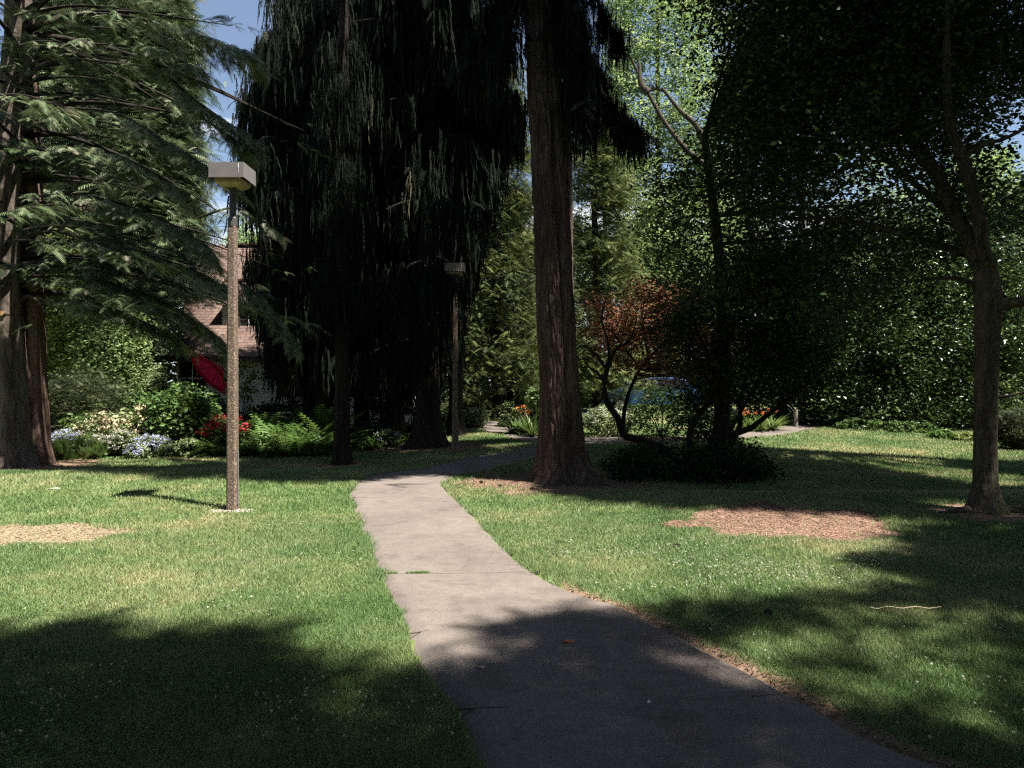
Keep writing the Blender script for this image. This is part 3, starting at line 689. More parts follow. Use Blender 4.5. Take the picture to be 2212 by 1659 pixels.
for pts, dd, wdt in (
  ([(90,40,0),(230,30,-.3),(380,60,-.6),(480,95,-.8),(545,120,-.9)], 14.5, 1.0), ([(60,110,0),(180,95,-.4),(330,110,-.8),(430,150,-1)], 14.2, 1.1),
  ([(70,235,0),(230,240,-.4),(330,290,-.7),(430,350,-.9),(505,395,-1)], 14.4, .9), ([(330,130,-.3),(400,200,-.5),(470,250,-.6),(550,305,-.7)], 14.6, .5),
  ([(300,180,0),(400,230,-.2),(480,285,-.4),(540,330,-.5)], 15.2, .45), ([(60,330,0),(170,320,-.5),(290,350,-1),(400,420,-1.2)], 13.8, 1.2),
  ([(40,430,0),(160,420,-.6),(290,450,-1.1),(400,500,-1.4),(450,540,-1.5)], 13.6, 1.2), ([(30,520,0),(150,520,-.6),(300,545,-1.1),(430,590,-1.4),(495,625,-1.5)], 13.6, 1.2),
  ([(60,600,0),(180,600,-.5),(320,640,-1),(420,690,-1.2),(480,740,-1.3)], 13.8, 1.0), ([(90,650,0),(200,655,-.4),(300,690,-.8),(380,730,-1)], 14.0, .9),
  ([(-20,470,-1),(60,450,-1.3),(140,440,-1.6),(215,450,-1.8)], 13.0, 1.0), ([(-40,215,-1),(30,205,-1.4),(90,215,-1.7),(150,240,-1.9)], 13.0, 1.0),
  ([(500,600,1),(560,640,1),(600,690,1),(635,745,1)], 14.0, .5), ([(430,470,1),(500,450,1),(560,470,1),(600,500,1)], 14.5, .6)):
    spray_bough(pts, dd, wdt)
tb.build('branches', M['bark_dark'], t); f.build('crown', M['fir'], t); rebase(t, LEFTB[0], d, zl)

# --- black weeping conifers in the middle
def weeping(label, base, r, zr, nbr, Lr, topz, strand=(0.4, 1.1), guard=None, lean=0.0, flare=0.5, name='weeping_conifer', pre=None, dens=1.0, rejp=0.9):
    t = thing(name, label, 'tree', 'dark conifers with hanging twigs beyond the path')
    z = float(hgt(*base)); P = [np.array([base[0]+lean*u, base[1], z-0.1+(topz-z)*u]) for u in (0, 0.15, 0.35, 0.6, 1)]
    trunk_mesh(P, [r, r*0.85, r*0.75, r*0.55, r*0.15], 'trunk', M['bark_dark'], t, 64, 0.05, 0.02, flare=flare, seed=int(abs(base[0]*10)), flare_h=0.35)
    tb = Tubes(); f = Fol()
    fir_branches(f, tb, base, nbr, zr, Lr, reject=True, strand=strand, guard=guard, droop=0.55, dens=dens, rejp=rejp)
    if pre is None: fir_branches(f, tb, base, 34, (max(3.2, zr[0]), 13), (0.5, 1.4), reject=False, strand=(0.5, 1.1), guard=guard, droop=0.7, dens=1.5)
    if pre: pre(f, tb)
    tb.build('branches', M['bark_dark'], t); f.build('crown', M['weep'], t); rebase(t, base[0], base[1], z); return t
def hang_guard(P):
    px = P[:, 0]/P[:, 1]*FD+CX; py = CY-(P[:, 2]-CAMZ)/P[:, 1]*FD
    lo = np.interp(px, [480, 520, 600, 700, 780, 860, 900, 960, 1000, 1060, 1130], [500, 560, 790, 770, 800, 800, 820, 860, 640, 420, 240])
    hi = np.interp(px, [500, 540, 580, 620], [330, 110, 60, -500])
    return (py < lo+25*np.sin(px*0.13)) & ((py > hi) | (py < 0)) & (px > 495+20*np.sin(py*0.05)) & (px < 1145)
y0 = 20.2
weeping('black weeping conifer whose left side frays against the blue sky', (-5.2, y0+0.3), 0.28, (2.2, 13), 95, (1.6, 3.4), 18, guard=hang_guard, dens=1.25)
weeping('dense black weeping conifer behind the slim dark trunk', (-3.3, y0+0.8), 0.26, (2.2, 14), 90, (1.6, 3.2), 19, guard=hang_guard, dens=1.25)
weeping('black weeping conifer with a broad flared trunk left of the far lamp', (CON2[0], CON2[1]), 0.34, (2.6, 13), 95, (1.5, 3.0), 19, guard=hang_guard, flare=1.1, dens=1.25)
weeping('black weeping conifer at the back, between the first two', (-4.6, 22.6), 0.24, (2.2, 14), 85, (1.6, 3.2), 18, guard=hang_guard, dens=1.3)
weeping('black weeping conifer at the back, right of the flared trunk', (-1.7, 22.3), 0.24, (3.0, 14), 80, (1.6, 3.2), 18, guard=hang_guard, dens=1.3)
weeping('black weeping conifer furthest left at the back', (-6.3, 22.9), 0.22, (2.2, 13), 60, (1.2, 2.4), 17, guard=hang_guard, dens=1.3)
def c1guard(P):
    return above(P)
def sprigs(f, tb):
    fir_branches(f, tb, (CON1[0], CON1[1]), 60, (3.4, 11), (0.18, 0.36), reject=False, strand=(0.3, 0.7), guard=lambda P: P[:, 2] > 2.6+0.5*vnoise(P[:, 0]*2, P[:, 1]*2, 0, 5), droop=0.6, dens=1.6)
    boughs(f, tb, [([(735,640,0),(742,700,0),(728,740,-.3)], .35, 1.2)], CON1[1])
weeping('slim dark conifer trunk standing forward on the shaded grass', (CON1[0], CON1[1]), 0.185, (10.5, 16), 45, (2.0, 4.0), 18, strand=(0.4, 0.9), guard=c1guard, flare=0.45, lean=0.1, name='conifer', pre=sprigs, rejp=1.0)
# ------------------------------------------------------------------ shade over the middle: upper crowns, all above the frame
def canopy(label, base, box, hr, n, cond, seed, size=0.55, mat_='canopy', name='fir_tree', trunk_r=0.35, top=18, grp='tall trees outside the frame'):
    """a tree whose upper crown spreads over the shaded ground (twigs that would shade a sunlit place are not grown)"""
    g = np.column_stack([R.uniform(box[0], box[1], n), R.uniform(box[2], box[3], n)])
    k = ~lit(g[:, 0], g[:, 1], 0.10); k &= cond(g[:, 0], g[:, 1]); g = g[k]
    hgt_ = hr[0]+(hr[1]-hr[0])*np.clip(fbm(g[:, 0]*0.35, g[:, 1]*0.35, 0, seed, 3)+R.normal(0, 0.12, len(g)), 0, 1)
    P = np.column_stack([g[:, 0]+SX*hgt_, g[:, 1]+SY*hgt_, hgt_]); P = P[~in_view(P, 0.03)]
    t = thing(name, label, 'tree', grp); z = float(hgt(*base)); B = np.array([base[0], base[1], z-0.1]); T = np.array([base[0], base[1], top])
    tr = np.array([B+(T-B)*u for u in np.linspace(0, 1, 24)])
    trunk_mesh(tr, np.linspace(trunk_r, 0.06, 24), 'trunk', M['bark_fir'], t, 48, 0.08, 0.02, flare=0.5, seed=seed)
    tb = Tubes()
    sel = P[R.choice(len(P), min(110, len(P)), replace=False)]
    for c in sel:
        q = tr[np.argmin(np.abs(tr[:, 2]-(c[2]+0.2*np.hypot(c[0]-base[0], c[1]-base[1])-0.5)))]; mid = (q+c)/2+np.array([0, 0, 0.25])
        tb.add(catmull([q, mid, c], 3), np.linspace(0.05, 0.01, 7), 4)
    tb.build('branches', M['bark_dark'], t)
    f = Fol(); add_sprays(f, P, size, SPRAY, (-0.5, 0.1)); f.build('crown', M[mat_], t); rebase(t, base[0], base[1], z)
    return t
canopy('tall fir standing behind the photographer, right of the path', (8.5, -2.6), (-8, 11, 1.2, 10.5), (9, 13), 40000, lambda x, y: (y < 9.5) & ((x > 3.0) | (y < 7.3)), 21, size=0.46)
canopy('tall fir beyond the right edge, its crown above the frame', (12.8, 15.0), (-4.2, 13, 9.5, 19), (10.5, 14), 36000, lambda x, y: (y > 9.5) & (x > -4.2+0.3*(y-12)), 22, size=0.6)
canopy('unseen conifer top added to shade the weeping conifers', (1.6, 21.5), (-10, 1.5, 18.4, 27), (12.5, 16), 30000, lambda x, y: (y > np.where(x > -7.4, 18.5, 19.8)) & (x > -9.8) & ~((x < -7) & (y > 23.2)), 23, size=0.5, trunk_r=0.25)  # crown added above the frame to keep direct sun off the weeping conifers

canopy('unseen fir added behind the photographer to block sky light, left of the path', (-6.5, -5.0), (-13, 0, -9, 2.6), (8, 12), 15000, lambda x, y: y < 2.6, 25, size=0.8)  # crown added out of view to block sky light from behind
canopy('unseen fir added behind the photographer to block sky light, far right', (14.0, -4.0), (-1, 16, -8, 2.6), (8, 12), 17000, lambda x, y: y < 2.6, 26, size=0.8)  # second unseen crown, likewise added to lower the ambient light
# --- oak on the right
t = thing('oak_tree', 'oak with flaring roots and a sunlit grey trunk at the right edge', 'tree')
zo = float(hgt(*OAKB)); d = OAKB[1]
Q = np.array([W(px, py, d) for px, py in ((2130,1112),(2128,1040),(2128,950),(2130,850),(2132,750),(2135,640),(2128,560))]); Q[0, 2] = zo-0.08
trunk_mesh(Q, [0.165,0.135,0.128,0.130,0.135,0.16,0.12], 'trunk', M['bark_oak'], t, 96, 0.02, 0.008, flare=0.85, flare_h=0.16, seed=3, fx=20, fz=6, roots=4)
tb = Tubes(); nodes = []
for pts, a, b_ in (
 ([(2128,600,0),(2060,450,0.1),(2000,340,.2),(1960,285,.3),(1900,180,.5),(1860,40,.7),(1840,-150,.8)], 0.10, 0.035),
 ([(2130,600,0),(2110,450,-.1),(2075,330,-.2),(2050,260,-.2),(2045,100,-.2),(2060,-200,-.2)], 0.095, 0.03),
 ([(2128,660,0),(2180,655,.1),(2240,640,.1),(2350,560,.3)], 0.09, 0.04),
 ([(2075,340,-.2),(2120,315,-.3),(2180,295,-.4),(2260,250,-.5)], 0.035, 0.015),
 ([(2145,860,0),(2175,856,-.1),(2215,846,-.2)], 0.022, 0.010),
 ([(2120,560,0),(2000,520,1.0),(1850,480,2.0),(1700,470,3.0)], 0.06, 0.015),
 ([(2120,520,0),(1980,400,1.2),(1800,250,2.4),(1640,160,3.4)], 0.06, 0.015),
 ([(2120,620,0),(2050,600,1.0),(1950,610,2.2)], 0.04, 0.012)):
    nodes.append(limb(tb, np.array([W(px, py, d+dd) for px, py, dd in pts]), a, b_, 8, 6))
for a, L_, dx in ((2.75, 0.9, 0), (3.6, 0.5, 0), (-0.1, 0.8, 0), (-0.6, .5, 0), (2.2, .5, 0)):   # surface roots
    u = np.linspace(0, 1, 8); x = Q[0, 0]+np.cos(a)*(0.10+L_*u); y = Q[0, 1]-0.5*abs(np.sin(a))*L_*u+0.02*np.sin(u*9); tb.add(np.column_stack([x, y, hgt(x, y)+0.045*(1-u)-0.01]), 0.055*(1-u*0.85), 8)
nodes = np.vstack(nodes)
def view_cloud(px0, px1, py0, py1, d0, d1, n, gap=0.44, gs=1.0, seed=0, edge=None):
    o = []; tot = 0
    while tot < n:
        d_ = R.uniform(d0, d1, n*2); px = R.uniform(px0, px1, n*2); py = R.uniform(py0, py1, n*2)
        P = np.column_stack([(px-CX)/FD*d_, d_, CAMZ-(py-CY)/FD*d_])
        k = fbm(P[:, 0]*gs, P[:, 1]*gs, P[:, 2]*gs, seed, 3) > gap
        if edge is not None: k &= edge(px, py)
        o.append(P[k]); tot += k.sum()
    return np.vstack(o)[:n]
def oak_edge(px, py):
    lim = np.interp(py, [-100, 0, 150, 300, 400, 550, 700], [1470, 1500, 1570, 1560, 1430, 1400, 1560])
    low = np.interp(px, [1350, 1500, 1700, 1900, 2050, 2212], [600, 640, 700, 640, 560, 480])
    hole = (px > 2130) & (py > 190) & (py < 420)
    lumps = 45*(fbm(px*0.012, py*0.012, 0, 91, 3)-0.5)*2
    return (px > lim+lumps) & (py < low+lumps) & ~hole
cen = view_cloud(1340, 2330, -150, 720, 9.0, 14.0, 1300, 0.495, 0.55, 33, oak_edge)
k = ~(falls_on_lit(cen, 0.3) & (R.random(len(cen)) < 0.93)); cen = cen[k]
cen2 = ell_points((7.5, 11.5, 9.5), (6, 3.5, 2.5), 420, 0.42); cen2 = cen2[above(cen2) & ~falls_on_lit(cen2, .3)]
for c in np.vstack([cen, cen2]):
    q = nodes[np.argmin(np.linalg.norm(nodes-c, axis=1))]; mid = (q+c)/2+R.normal(0, 0.12, 3); ln = np.linalg.norm(c-q)
    if ln < 1.3 and R.random() < 0.6:
        tb.add(catmull([q, mid, c], 3), np.linspace(0.006+0.006*ln, 0.004, 7), 4)
tb.build('limbs', M['bark_oak'], t)
f = Fol(); P = clump_cloud(np.vstack([cen, cen2]), 110, 0.34, 0.7); P = P[~((P[:, 1] < 8.6) & in_view(P))]; P = P[~(falls_on_lit(P, .1) & (R.random(len(P)) < .9))]
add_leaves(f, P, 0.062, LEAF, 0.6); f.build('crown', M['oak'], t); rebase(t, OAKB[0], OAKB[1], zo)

# second oak further back fills the dark mass on the right
broadleaf('oak_tree', 'dark spreading oak behind the first one, over the multi-stemmed shrub', 'tree', (4.5, 15.9), 7,
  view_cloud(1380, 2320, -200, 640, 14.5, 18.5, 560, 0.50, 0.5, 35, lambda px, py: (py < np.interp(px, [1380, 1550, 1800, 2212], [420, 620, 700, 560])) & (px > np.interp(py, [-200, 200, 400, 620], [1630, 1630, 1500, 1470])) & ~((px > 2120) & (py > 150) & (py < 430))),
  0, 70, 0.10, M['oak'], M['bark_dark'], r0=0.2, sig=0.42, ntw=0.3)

# --- multi-stemmed shrub, nearly black, right of the big fir
def stems_tree():
    d = 13.9
    t = thing('multistem_shrub', 'black crooked multi-stemmed shrub right of the big fir', 'shrub')
    tb = Tubes(); nodes = []
    for pts, a, b_ in (
     ([(1490,1010,0),(1440,975,0),(1395,955,0),(1350,940,-.1),(1335,905,-.2),(1312,870,-.2),(1305,830,-.2),(1316,780,-.2)], 0.085, 0.045),
     ([(1312,800,-.2),(1290,770,-.2),(1268,750,-.2),(1252,748,-.2)], 0.035, 0.012),
     ([(1316,790,-.2),(1330,755,-.2),(1360,735,-.1),(1375,690,0)], 0.038, 0.010),
     ([(1316,790,-.2),(1313,740,-.2),(1300,690,-.2),(1310,640,-.2)], 0.032, 0.010),
     ([(1310,830,-.2),(1285,800,-.3),(1262,790,-.3)], 0.020, 0.008),
     ([(1500,1010,0),(1490,960,0),(1497,915,0),(1530,870,0),(1545,830,0),(1530,770,0),(1500,700,0),(1495,640,0)], 0.080, 0.02),
     ([(1540,840,0),(1510,790,-.1),(1490,760,-.1),(1500,720,0)], 0.04, 0.012),
     ([(1530,1005,0),(1560,950,0),(1620,925,.1),(1660,895,.1),(1720,850,.2),(1790,790,.3)], 0.080, 0.02),
     ([(1545,1000,0),(1595,930,.1),(1600,860,.1),(1620,780,.1),(1610,690,.1)], 0.065, 0.02),
     ([(1560,960,0),(1650,800,.2),(1700,700,.3)], 0.04, 0.012),
     ([(1520,1000,0),(1560,880,.3),(1570,780,.4),(1590,660,.5)], 0.06, 0.015)):
        P = np.array([W(px, py, d+dd) for px, py, dd in pts])
        nodes.append(limb(tb, P, a, b_, 8, 5, 0.004))
    nodes = np.vstack(nodes)
    def edge(px, py):
        lum = 30*(fbm(px*0.02, py*0.02, 0, 95, 3)-0.5)*2
        a = (px > np.interp(py, [560, 640, 720, 800, 860, 900], [1480, 1450, 1440, 1450, 1470, 1500])+lum) & (px < np.interp(py, [560, 650, 760, 850, 900], [1760, 1800, 1800, 1740, 1660])+lum) & (py < 880+lum)
        return a
    cen = view_cloud(1400, 1850, 540, 900, 13.0, 15.6, 420, 0.42, 1.3, 41, edge)
    low = view_cloud(1310, 1670, 915, 1035, 12.9, 15.2, 210, 0.44, 1.7, 42, lambda px, py: py > np.interp(px, [1310, 1400, 1500, 1600, 1670], [975, 950, 955, 950, 1000])+46*(fbm(px*.03, 0*px, 0, 96, 3)-.35))
    for c in cen:
        q = nodes[np.argmin(np.linalg.norm(nodes-c, axis=1))]; tb.add(catmull([q, (q+c)/2+R.normal(0, .06, 3), c], 3), np.linspace(0.014, 0.004, 7), 4)
    tb.build('stems', M['bark_dark'], t)
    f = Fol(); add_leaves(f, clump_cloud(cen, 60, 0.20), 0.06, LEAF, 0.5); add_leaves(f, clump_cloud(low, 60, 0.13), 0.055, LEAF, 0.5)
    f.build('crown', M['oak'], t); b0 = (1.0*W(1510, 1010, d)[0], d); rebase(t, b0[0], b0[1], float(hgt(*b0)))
stems_tree()

# --- orange maple behind it
d = 18.6
mpb = G(1350, 945); mz = float(hgt(*mpb))
lm = [([(1345,945,0),(1350,880,0),(1370,820,0),(1400,770,0)], .06, .03), ([(1400,775,0),(1440,730,.2),(1480,690,.3)], .03, .008), ([(1385,800,0),(1340,740,0),(1310,690,0)], .03, .008), ([(1400,770,0),(1390,700,0),(1385,650,0)], .03, .008)]
lm = [([W(a, b_, d+c) for a, b_, c in P], r0, r1) for P, r0, r1 in lm]
cm = view_cloud(1240, 1560, 610, 850, 17.2, 20.0, 190, 0.48, 0.9, 51, lambda px, py: (py > np.interp(px, [1240, 1290, 1380, 1480, 1560], [690, 640, 615, 640, 700])+50*(fbm(px*.025, 0*px, 0, 97, 3)-.5)) & (py < np.interp(px, [1240, 1300, 1400, 1480, 1560], [720, 760, 830, 830, 760])))
broadleaf('japanese_maple', 'orange-leaved maple glowing behind the crooked black stems', 'tree', (lm[0][0][0][0], d), 0, cm, 0, 60, 0.075, M['maple'], M['bark_dark'], limbs=lm, reject=False, sig=0.22, up=0.9)

# ================================================================== BACKGROUND TREES
def cone_centres(px, d, hw, ytop, ybot, n, depth=2.0, gap=0.45, seed=0, pw=0.7):
    y = R.uniform(0, 1, n*4); wv = (0.25+0.75*y**pw)
    P = []
    pxx = px+hw*wv*R.uniform(-1, 1, n*4); pyy = ytop+(ybot-ytop)*y; dd = d+depth*wv*R.uniform(-1, 1, n*4)
    P = np.column_stack([(pxx-CX)/FD*dd, dd, CAMZ-(pyy-CY)/FD*dd])
    k = fbm(P[:, 0]*0.9, P[:, 1]*0.9, P[:, 2]*0.9, seed, 3) > gap; return P[k][:n]
bgs = [
 # name, label, px, d, halfw, ytop, ybot, n, per, mat, kind, leaf/spray, group
 ('cedar_tree', 'yellow-green cedar in dappled sun left of the big fir trunk', 1075, 29, 120, 130, 890, 620, 26, 'cedar', 'spray', 0.30),
 ('cedar_tree', 'olive cedar showing just right of the big fir trunk', 1290, 33, 110, 220, 860, 480, 26, 'cedar', 'spray', 0.34),
 ('maple_tree', 'tall sunlit pale green tree in the gap right of the fir', 1430, 37, 180, -60, 640, 900, 55, 'bright', 'leaf', 0.13),
 ('maple_tree', 'mid green tree behind the orange maple', 1330, 40, 150, 330, 860, 360, 48, 'bright', 'leaf', 0.15),
 ('lime_tree', 'dappled tree rising behind the dark oak crown', 1730, 44, 300, -260, 760, 1000, 52, 'bright', 'leaf', 0.15),
 ('lime_tree', 'sunlit green tree at the far right against the sky', 2120, 31, 140, 330, 820, 560, 52, 'bright', 'leaf', 0.13),
 ('holly_tree', 'glossy holly beside the gap in the hedge', 1880, 25.5, 105, 560, 905, 420, 60, 'holly', 'leaf', 0.095),
 ('holly_tree', 'glossy holly hedge mass behind the right lawn', 2010, 25, 130, 480, 905, 520, 60, 'holly', 'leaf', 0.095),
 ('holly_tree', 'holly seen behind and right of the oak trunk', 2180, 24.5, 110, 520, 900, 420, 60, 'holly', 'leaf', 0.095),
 ('fir_tree', 'tall blue-green fir far behind the left trunk', 180, 27, 185, -350, 760, 1700, 26, 'fir', 'spray', 0.42),
 ('fir_tree', 'dark fir behind the house ridge, left of the sky gap', 330, 25, 118, -200, 640, 1250, 26, 'fir', 'spray', 0.40),
 ('hazel_tree', 'yellow-green tree lit between the left fir and the garden', 150, 24, 75, 520, 790, 260, 55, 'yellow', 'leaf', 0.10),
 ('laurel_tree', 'dark leafy tree over the garden left of the house', 245, 23.5, 80, 640, 860, 300, 55, 'bright', 'leaf', 0.10),
 ('fir_tree', 'dark fir filling the gap behind the far bend of the path', 1110, 42, 110, 420, 900, 420, 26, 'canopy', 'spray', 0.5),
 ('yew_tree', 'near black yew beside the gap in the hedge', 1690, 27, 95, 560, 905, 460, 60, 'oak', 'leaf', 0.10),
 ('lime_tree', 'shaded tree behind the blue car', 1500, 44, 170, 380, 800, 420, 48, 'oak', 'leaf', 0.17),
]
for i, (nm, lb, px, d, hw, yt, yb, n, per, mt, kd, sz) in enumerate(bgs):
    cen = cone_centres(px, d, hw, yt, yb, n, depth=min(2.6, hw/FD*d), gap=0.40, seed=200+i, pw=0.35 if kd == 'leaf' else 0.7)
    bx = (px-CX)/FD*d; gz = float(hgt(bx, d)); top = CAMZ-(yt-CY)/FD*d
    broadleaf(nm, lb, 'tree', (bx, d), top-0.6, cen, 0, per, sz, M[mt], M['bark_dark'] if mt != 'bright' else M['bark_oak'], r0=0.22, reject=False, sig=0.32 if kd == 'leaf' else 0.30, kind=kd, spray=sz, ntw=0.25)
# leaning limbs that show in the pale tree
o = bpy.data.objects.get('maple_tree')
tb = Tubes()
for pts in ([(1640,560),(1600,420),(1540,370),(1490,330),(1440,270),(1400,200),(1360,120)], [(1540,370),(1510,280),(1470,240),(1430,190)], [(1400,200),(1384,180),(1380,130)]):
    limb(tb, np.array([W(a, b_, 33.0) for a, b_ in pts]), 0.20, 0.06, 8, 5)
lo = tb.build('limbs', M['bark_oak'], o); lo.data.transform(__import__('mathutils').Matrix.Translation((-o.location.x, -o.location.y, -o.location.z)))
# far row beyond everything, individuals copied from two
far = []
def copy_tree(root, loc, sc, rz, label):
    r_ = root.copy(); C.objects.link(r_); r_.location = loc; r_.rotation_euler = (0, 0, rz); r_.scale = (sc, sc, sc); r_['label'] = label; r_['group'] = 'far trees across the street'
    for c in root.children:
        q = c.copy(); C.objects.link(q); q.parent = r_
    return r_
src = [o for o in bpy.data.objects if o.get('label', '').startswith(('mid green tree behind', 'shaded tree behind the blue'))]
fl = [(-30, 58), (-22, 62), (-15, 56), (-8.5, 60), (-2, 58), (4.5, 61), (11, 57), (18, 60), (24.5, 56), (32, 60), (40, 55), (-40, 60)]
words = ['behind the left fir', 'behind the house roof', 'left of the house ridge', 'behind the weeping conifers', 'behind the far bend of the path', 'behind the big fir trunk', 'behind the orange maple', 'behind the blue car', 'beyond the gap in the hedge', 'behind the holly hedge', 'beyond the right edge', 'beyond the left edge']
back = [(-9, -7), (-15, 1), (-4, -13), (4, -15), (13, -13), (19, -6), (22, 3), (-20, -8), (20, 12), (-19, 9)]  # ring of unseen trees added to cut ambient light on the scene
bw = ['left behind the photographer', 'far left, level with the photographer', 'straight behind the photographer', 'behind, slightly right', 'behind, further right', 'right, beyond the shading fir', 'far right, level with the lawn', 'far left behind', 'outside the right edge by the holly', 'outside the left edge by the twin fir']
for i, ((x, y), wd_) in enumerate(zip(back, bw)):
    q_ = copy_tree(src[(i+1) % len(src)], (x, y, float(hgt(x, y))), R.uniform(0.85, 1.0), R.uniform(0, 6), 'unseen tree added to block sky light, '+wd_); q_['group'] = 'tall trees outside the frame'
for i, ((x, y), wd_) in enumerate(zip(fl, words)):
    copy_tree(src[i % len(src)], (x, y, float(hgt(x, y))), R.uniform(0.95, 1.25), R.uniform(0, 6), 'distant round-headed tree '+wd_)

# ================================================================== GRASS AND LITTER
m, t, b, l = mat('grass_blades')
f_ = ground_colour(t, l)
a = t.nodes.new('ShaderNodeAttribute'); a.attribute_name = 'tint'
q = t.nodes.new('ShaderNodeMath'); q.operation = 'MULTIPLY_ADD'; l(a.outputs['Fac'], q.inputs[0]); q.inputs[1].default_value = 0.34; q.inputs[2].default_value = -0.17
ad = t.nodes.new('ShaderNodeMath'); l(f_, ad.inputs[0]); l(q.outputs[0], ad.inputs[1])
r = ramp(t, ad.outputs[0], [(0.50, (0.105, 0.185, 0.060)), (0.70, (0.190, 0.265, 0.105)), (0.82, (0.29, 0.315, 0.150)), (0.95, (0.40, 0.37, 0.20))])
l(r.outputs['Color'], b.inputs['Base Color']); b.inputs['Roughness'].default_value = 0.55; b.inputs['Specular IOR Level'].default_value = 0.25
tr = t.nodes.new('ShaderNodeBsdfTranslucent'); l(r.outputs['Color'], tr.inputs['Color']); ms = t.nodes.new('ShaderNodeMixShader'); ms.inputs['Fac'].default_value = 0.3
l(b.outputs['BSDF'], ms.inputs[1]); l(tr.outputs['BSDF'], ms.inputs[2]); l(ms.outputs['Shader'], t.nodes['Material Output'].inputs['Surface'])
M['grass'] = m
M['cloverw'] = leaf_mat('clover_heads', [(0, (0.38, 0.40, 0.27)), (1, (0.60, 0.60, 0.48))], 0.25, 0.7)
BI = {}
def bare_at(x, y):
    ix = np.clip(np.searchsorted(gx, x), 1, len(gx)-1); iy = np.clip(np.searchsorted(gy, y), 1, len(gy)-1)
    return np.maximum(BR[iy, ix], ground_tan[iy, ix])
ground_tan = np.maximum(sstep(-0.02, 0.12, blob(X, Y, 'tan')), sstep(0, .1, blob(X, Y, 'gravel')))
def blades(n, r0, r1, p, hscale, wscale, name, label):
    u = R.random(n); rr = (r0**p+(r1**p-r0**p)*u)**(1/p); a = R.uniform(-0.80, 0.80, n)
    x, y = rr*np.sin(a), rr*np.cos(a)
    k = ~on_path(x, y); k &= R.random(n) > bare_at(x, y)*0.97
    k &= ~((y > 17.6+0.10*np.abs(x)) & (x < -2.4) & (y > BEDY(x)))
    x, y, rr = x[k], y[k], rr[k]; n = len(x)
    tuft = fbm(x*1.3, y*1.3, 0, 61, 3); h = (0.020+0.030*tuft+R.uniform(0, 0.018, n))*hscale*(1+0.02*rr)
    wd_ = np.maximum(0.0016, 0.00055*rr)*wscale*R.uniform(0.8, 1.4, n)
    aa = R.uniform(0, 2*math.pi, n); lean = R.uniform(0.2, 1.1, n); la = R.uniform(0, 2*math.pi, n)
    z = hgt(x, y)-0.004; dx, dy = np.cos(aa)*wd_, np.sin(aa)*wd_
    V = np.empty((n, 3, 3)); V[:, 0] = np.column_stack([x-dx, y-dy, z]); V[:, 1] = np.column_stack([x+dx, y+dy, z])
    V[:, 2] = np.column_stack([x+np.cos(la)*lean*h, y+np.sin(la)*lean*h, z+h])
    return tag(mesh_np(name, V.reshape(-1, 3), np.arange(n*3).reshape(-1, 3), M['grass'], tint=R.normal(0.5, 0.2, n)), label, 'grass', kind='stuff')
_bed = catmull(poly([(-300,985),(110,983),(250,982),(330,988),(400,984),(560,980),(720,974),(770,968),(890,952),(960,938),(1040,925)]), 4)
_o = np.argsort(_bed[:, 0])
def BEDY(x): return np.interp(x, _bed[_o, 0], _bed[_o, 1])
blades(680000, 2.7, 9.5, 0.55, 0.78, 1.0, 'grass', 'short green and yellow lawn grass near the viewer')
blades(620000, 9.5, 34, 0.6, 0.85, 1.0, 'grass', 'lawn grass in the middle and far ground')
# longer tufts along the path edges
def edge_tufts():
    E = np.vstack([catmull(pl[40:], 3), catmull(pr[40:], 3)]); n = 26000
    q = E[R.integers(0, len(E), n)]+R.normal(0, 0.035, (n, 2)); x, y = q[:, 0], q[:, 1]
    k = (fbm(x*3, y*3, 0, 44, 3) > 0.47) & (bare_at(x, y) < 0.6); x, y = x[k], y[k]; n = len(x)
    h = R.uniform(0.02, 0.065, n); wd_ = np.maximum(0.0018, 0.0005*y); aa = R.uniform(0, 6.28, n); la = R.uniform(0, 6.28, n)
    z = hgt(x, y)-0.003; V = np.empty((n, 3, 3)); V[:, 0] = np.column_stack([x-np.cos(aa)*wd_, y-np.sin(aa)*wd_, z]); V[:, 1] = np.column_stack([x+np.cos(aa)*wd_, y+np.sin(aa)*wd_, z])
    V[:, 2] = np.column_stack([x+np.cos(la)*h*.8, y+np.sin(la)*h*.8, z+h])
    tag(mesh_np('edge_grass', V.reshape(-1, 3), np.arange(n*3).reshape(-1, 3), M['grass'], tint=R.normal(0.45, 0.2, n)), 'ragged grass tufts creeping over the path edges', 'grass', kind='stuff')
    # weeds in the joint
    n = 1500; A, B = G(832, 1242), G(945, 1240); u = R.random((n, 1)); u = u[fbm(u[:, 0]*9, 0*u[:, 0], 0, 4, 3) > 0.45+0.25*np.abs(u[:, 0]-.45)]; n = len(u); P = A*(1-u)+B*u+R.normal(0, 0.014, (n, 2)); x, y = P.T
    h = R.uniform(0.008, 0.022, n); wd_ = 0.003; la = R.uniform(0, 6.28, n); z = hgt(x, y)+0.008; V = np.empty((n, 3, 3))
    V[:, 0] = np.column_stack([x-wd_, y, z]); V[:, 1] = np.column_stack([x+wd_, y, z]); V[:, 2] = np.column_stack([x+np.cos(la)*h, y+np.sin(la)*h, z+h])
    tag(mesh_np('joint_weeds', V.reshape(-1, 3), np.arange(n*3).reshape(-1, 3), M['grass'], tint=R.normal(0.3, 0.2, n)), 'low weeds growing in the path joint', 'weeds', kind='stuff')
edge_tufts()
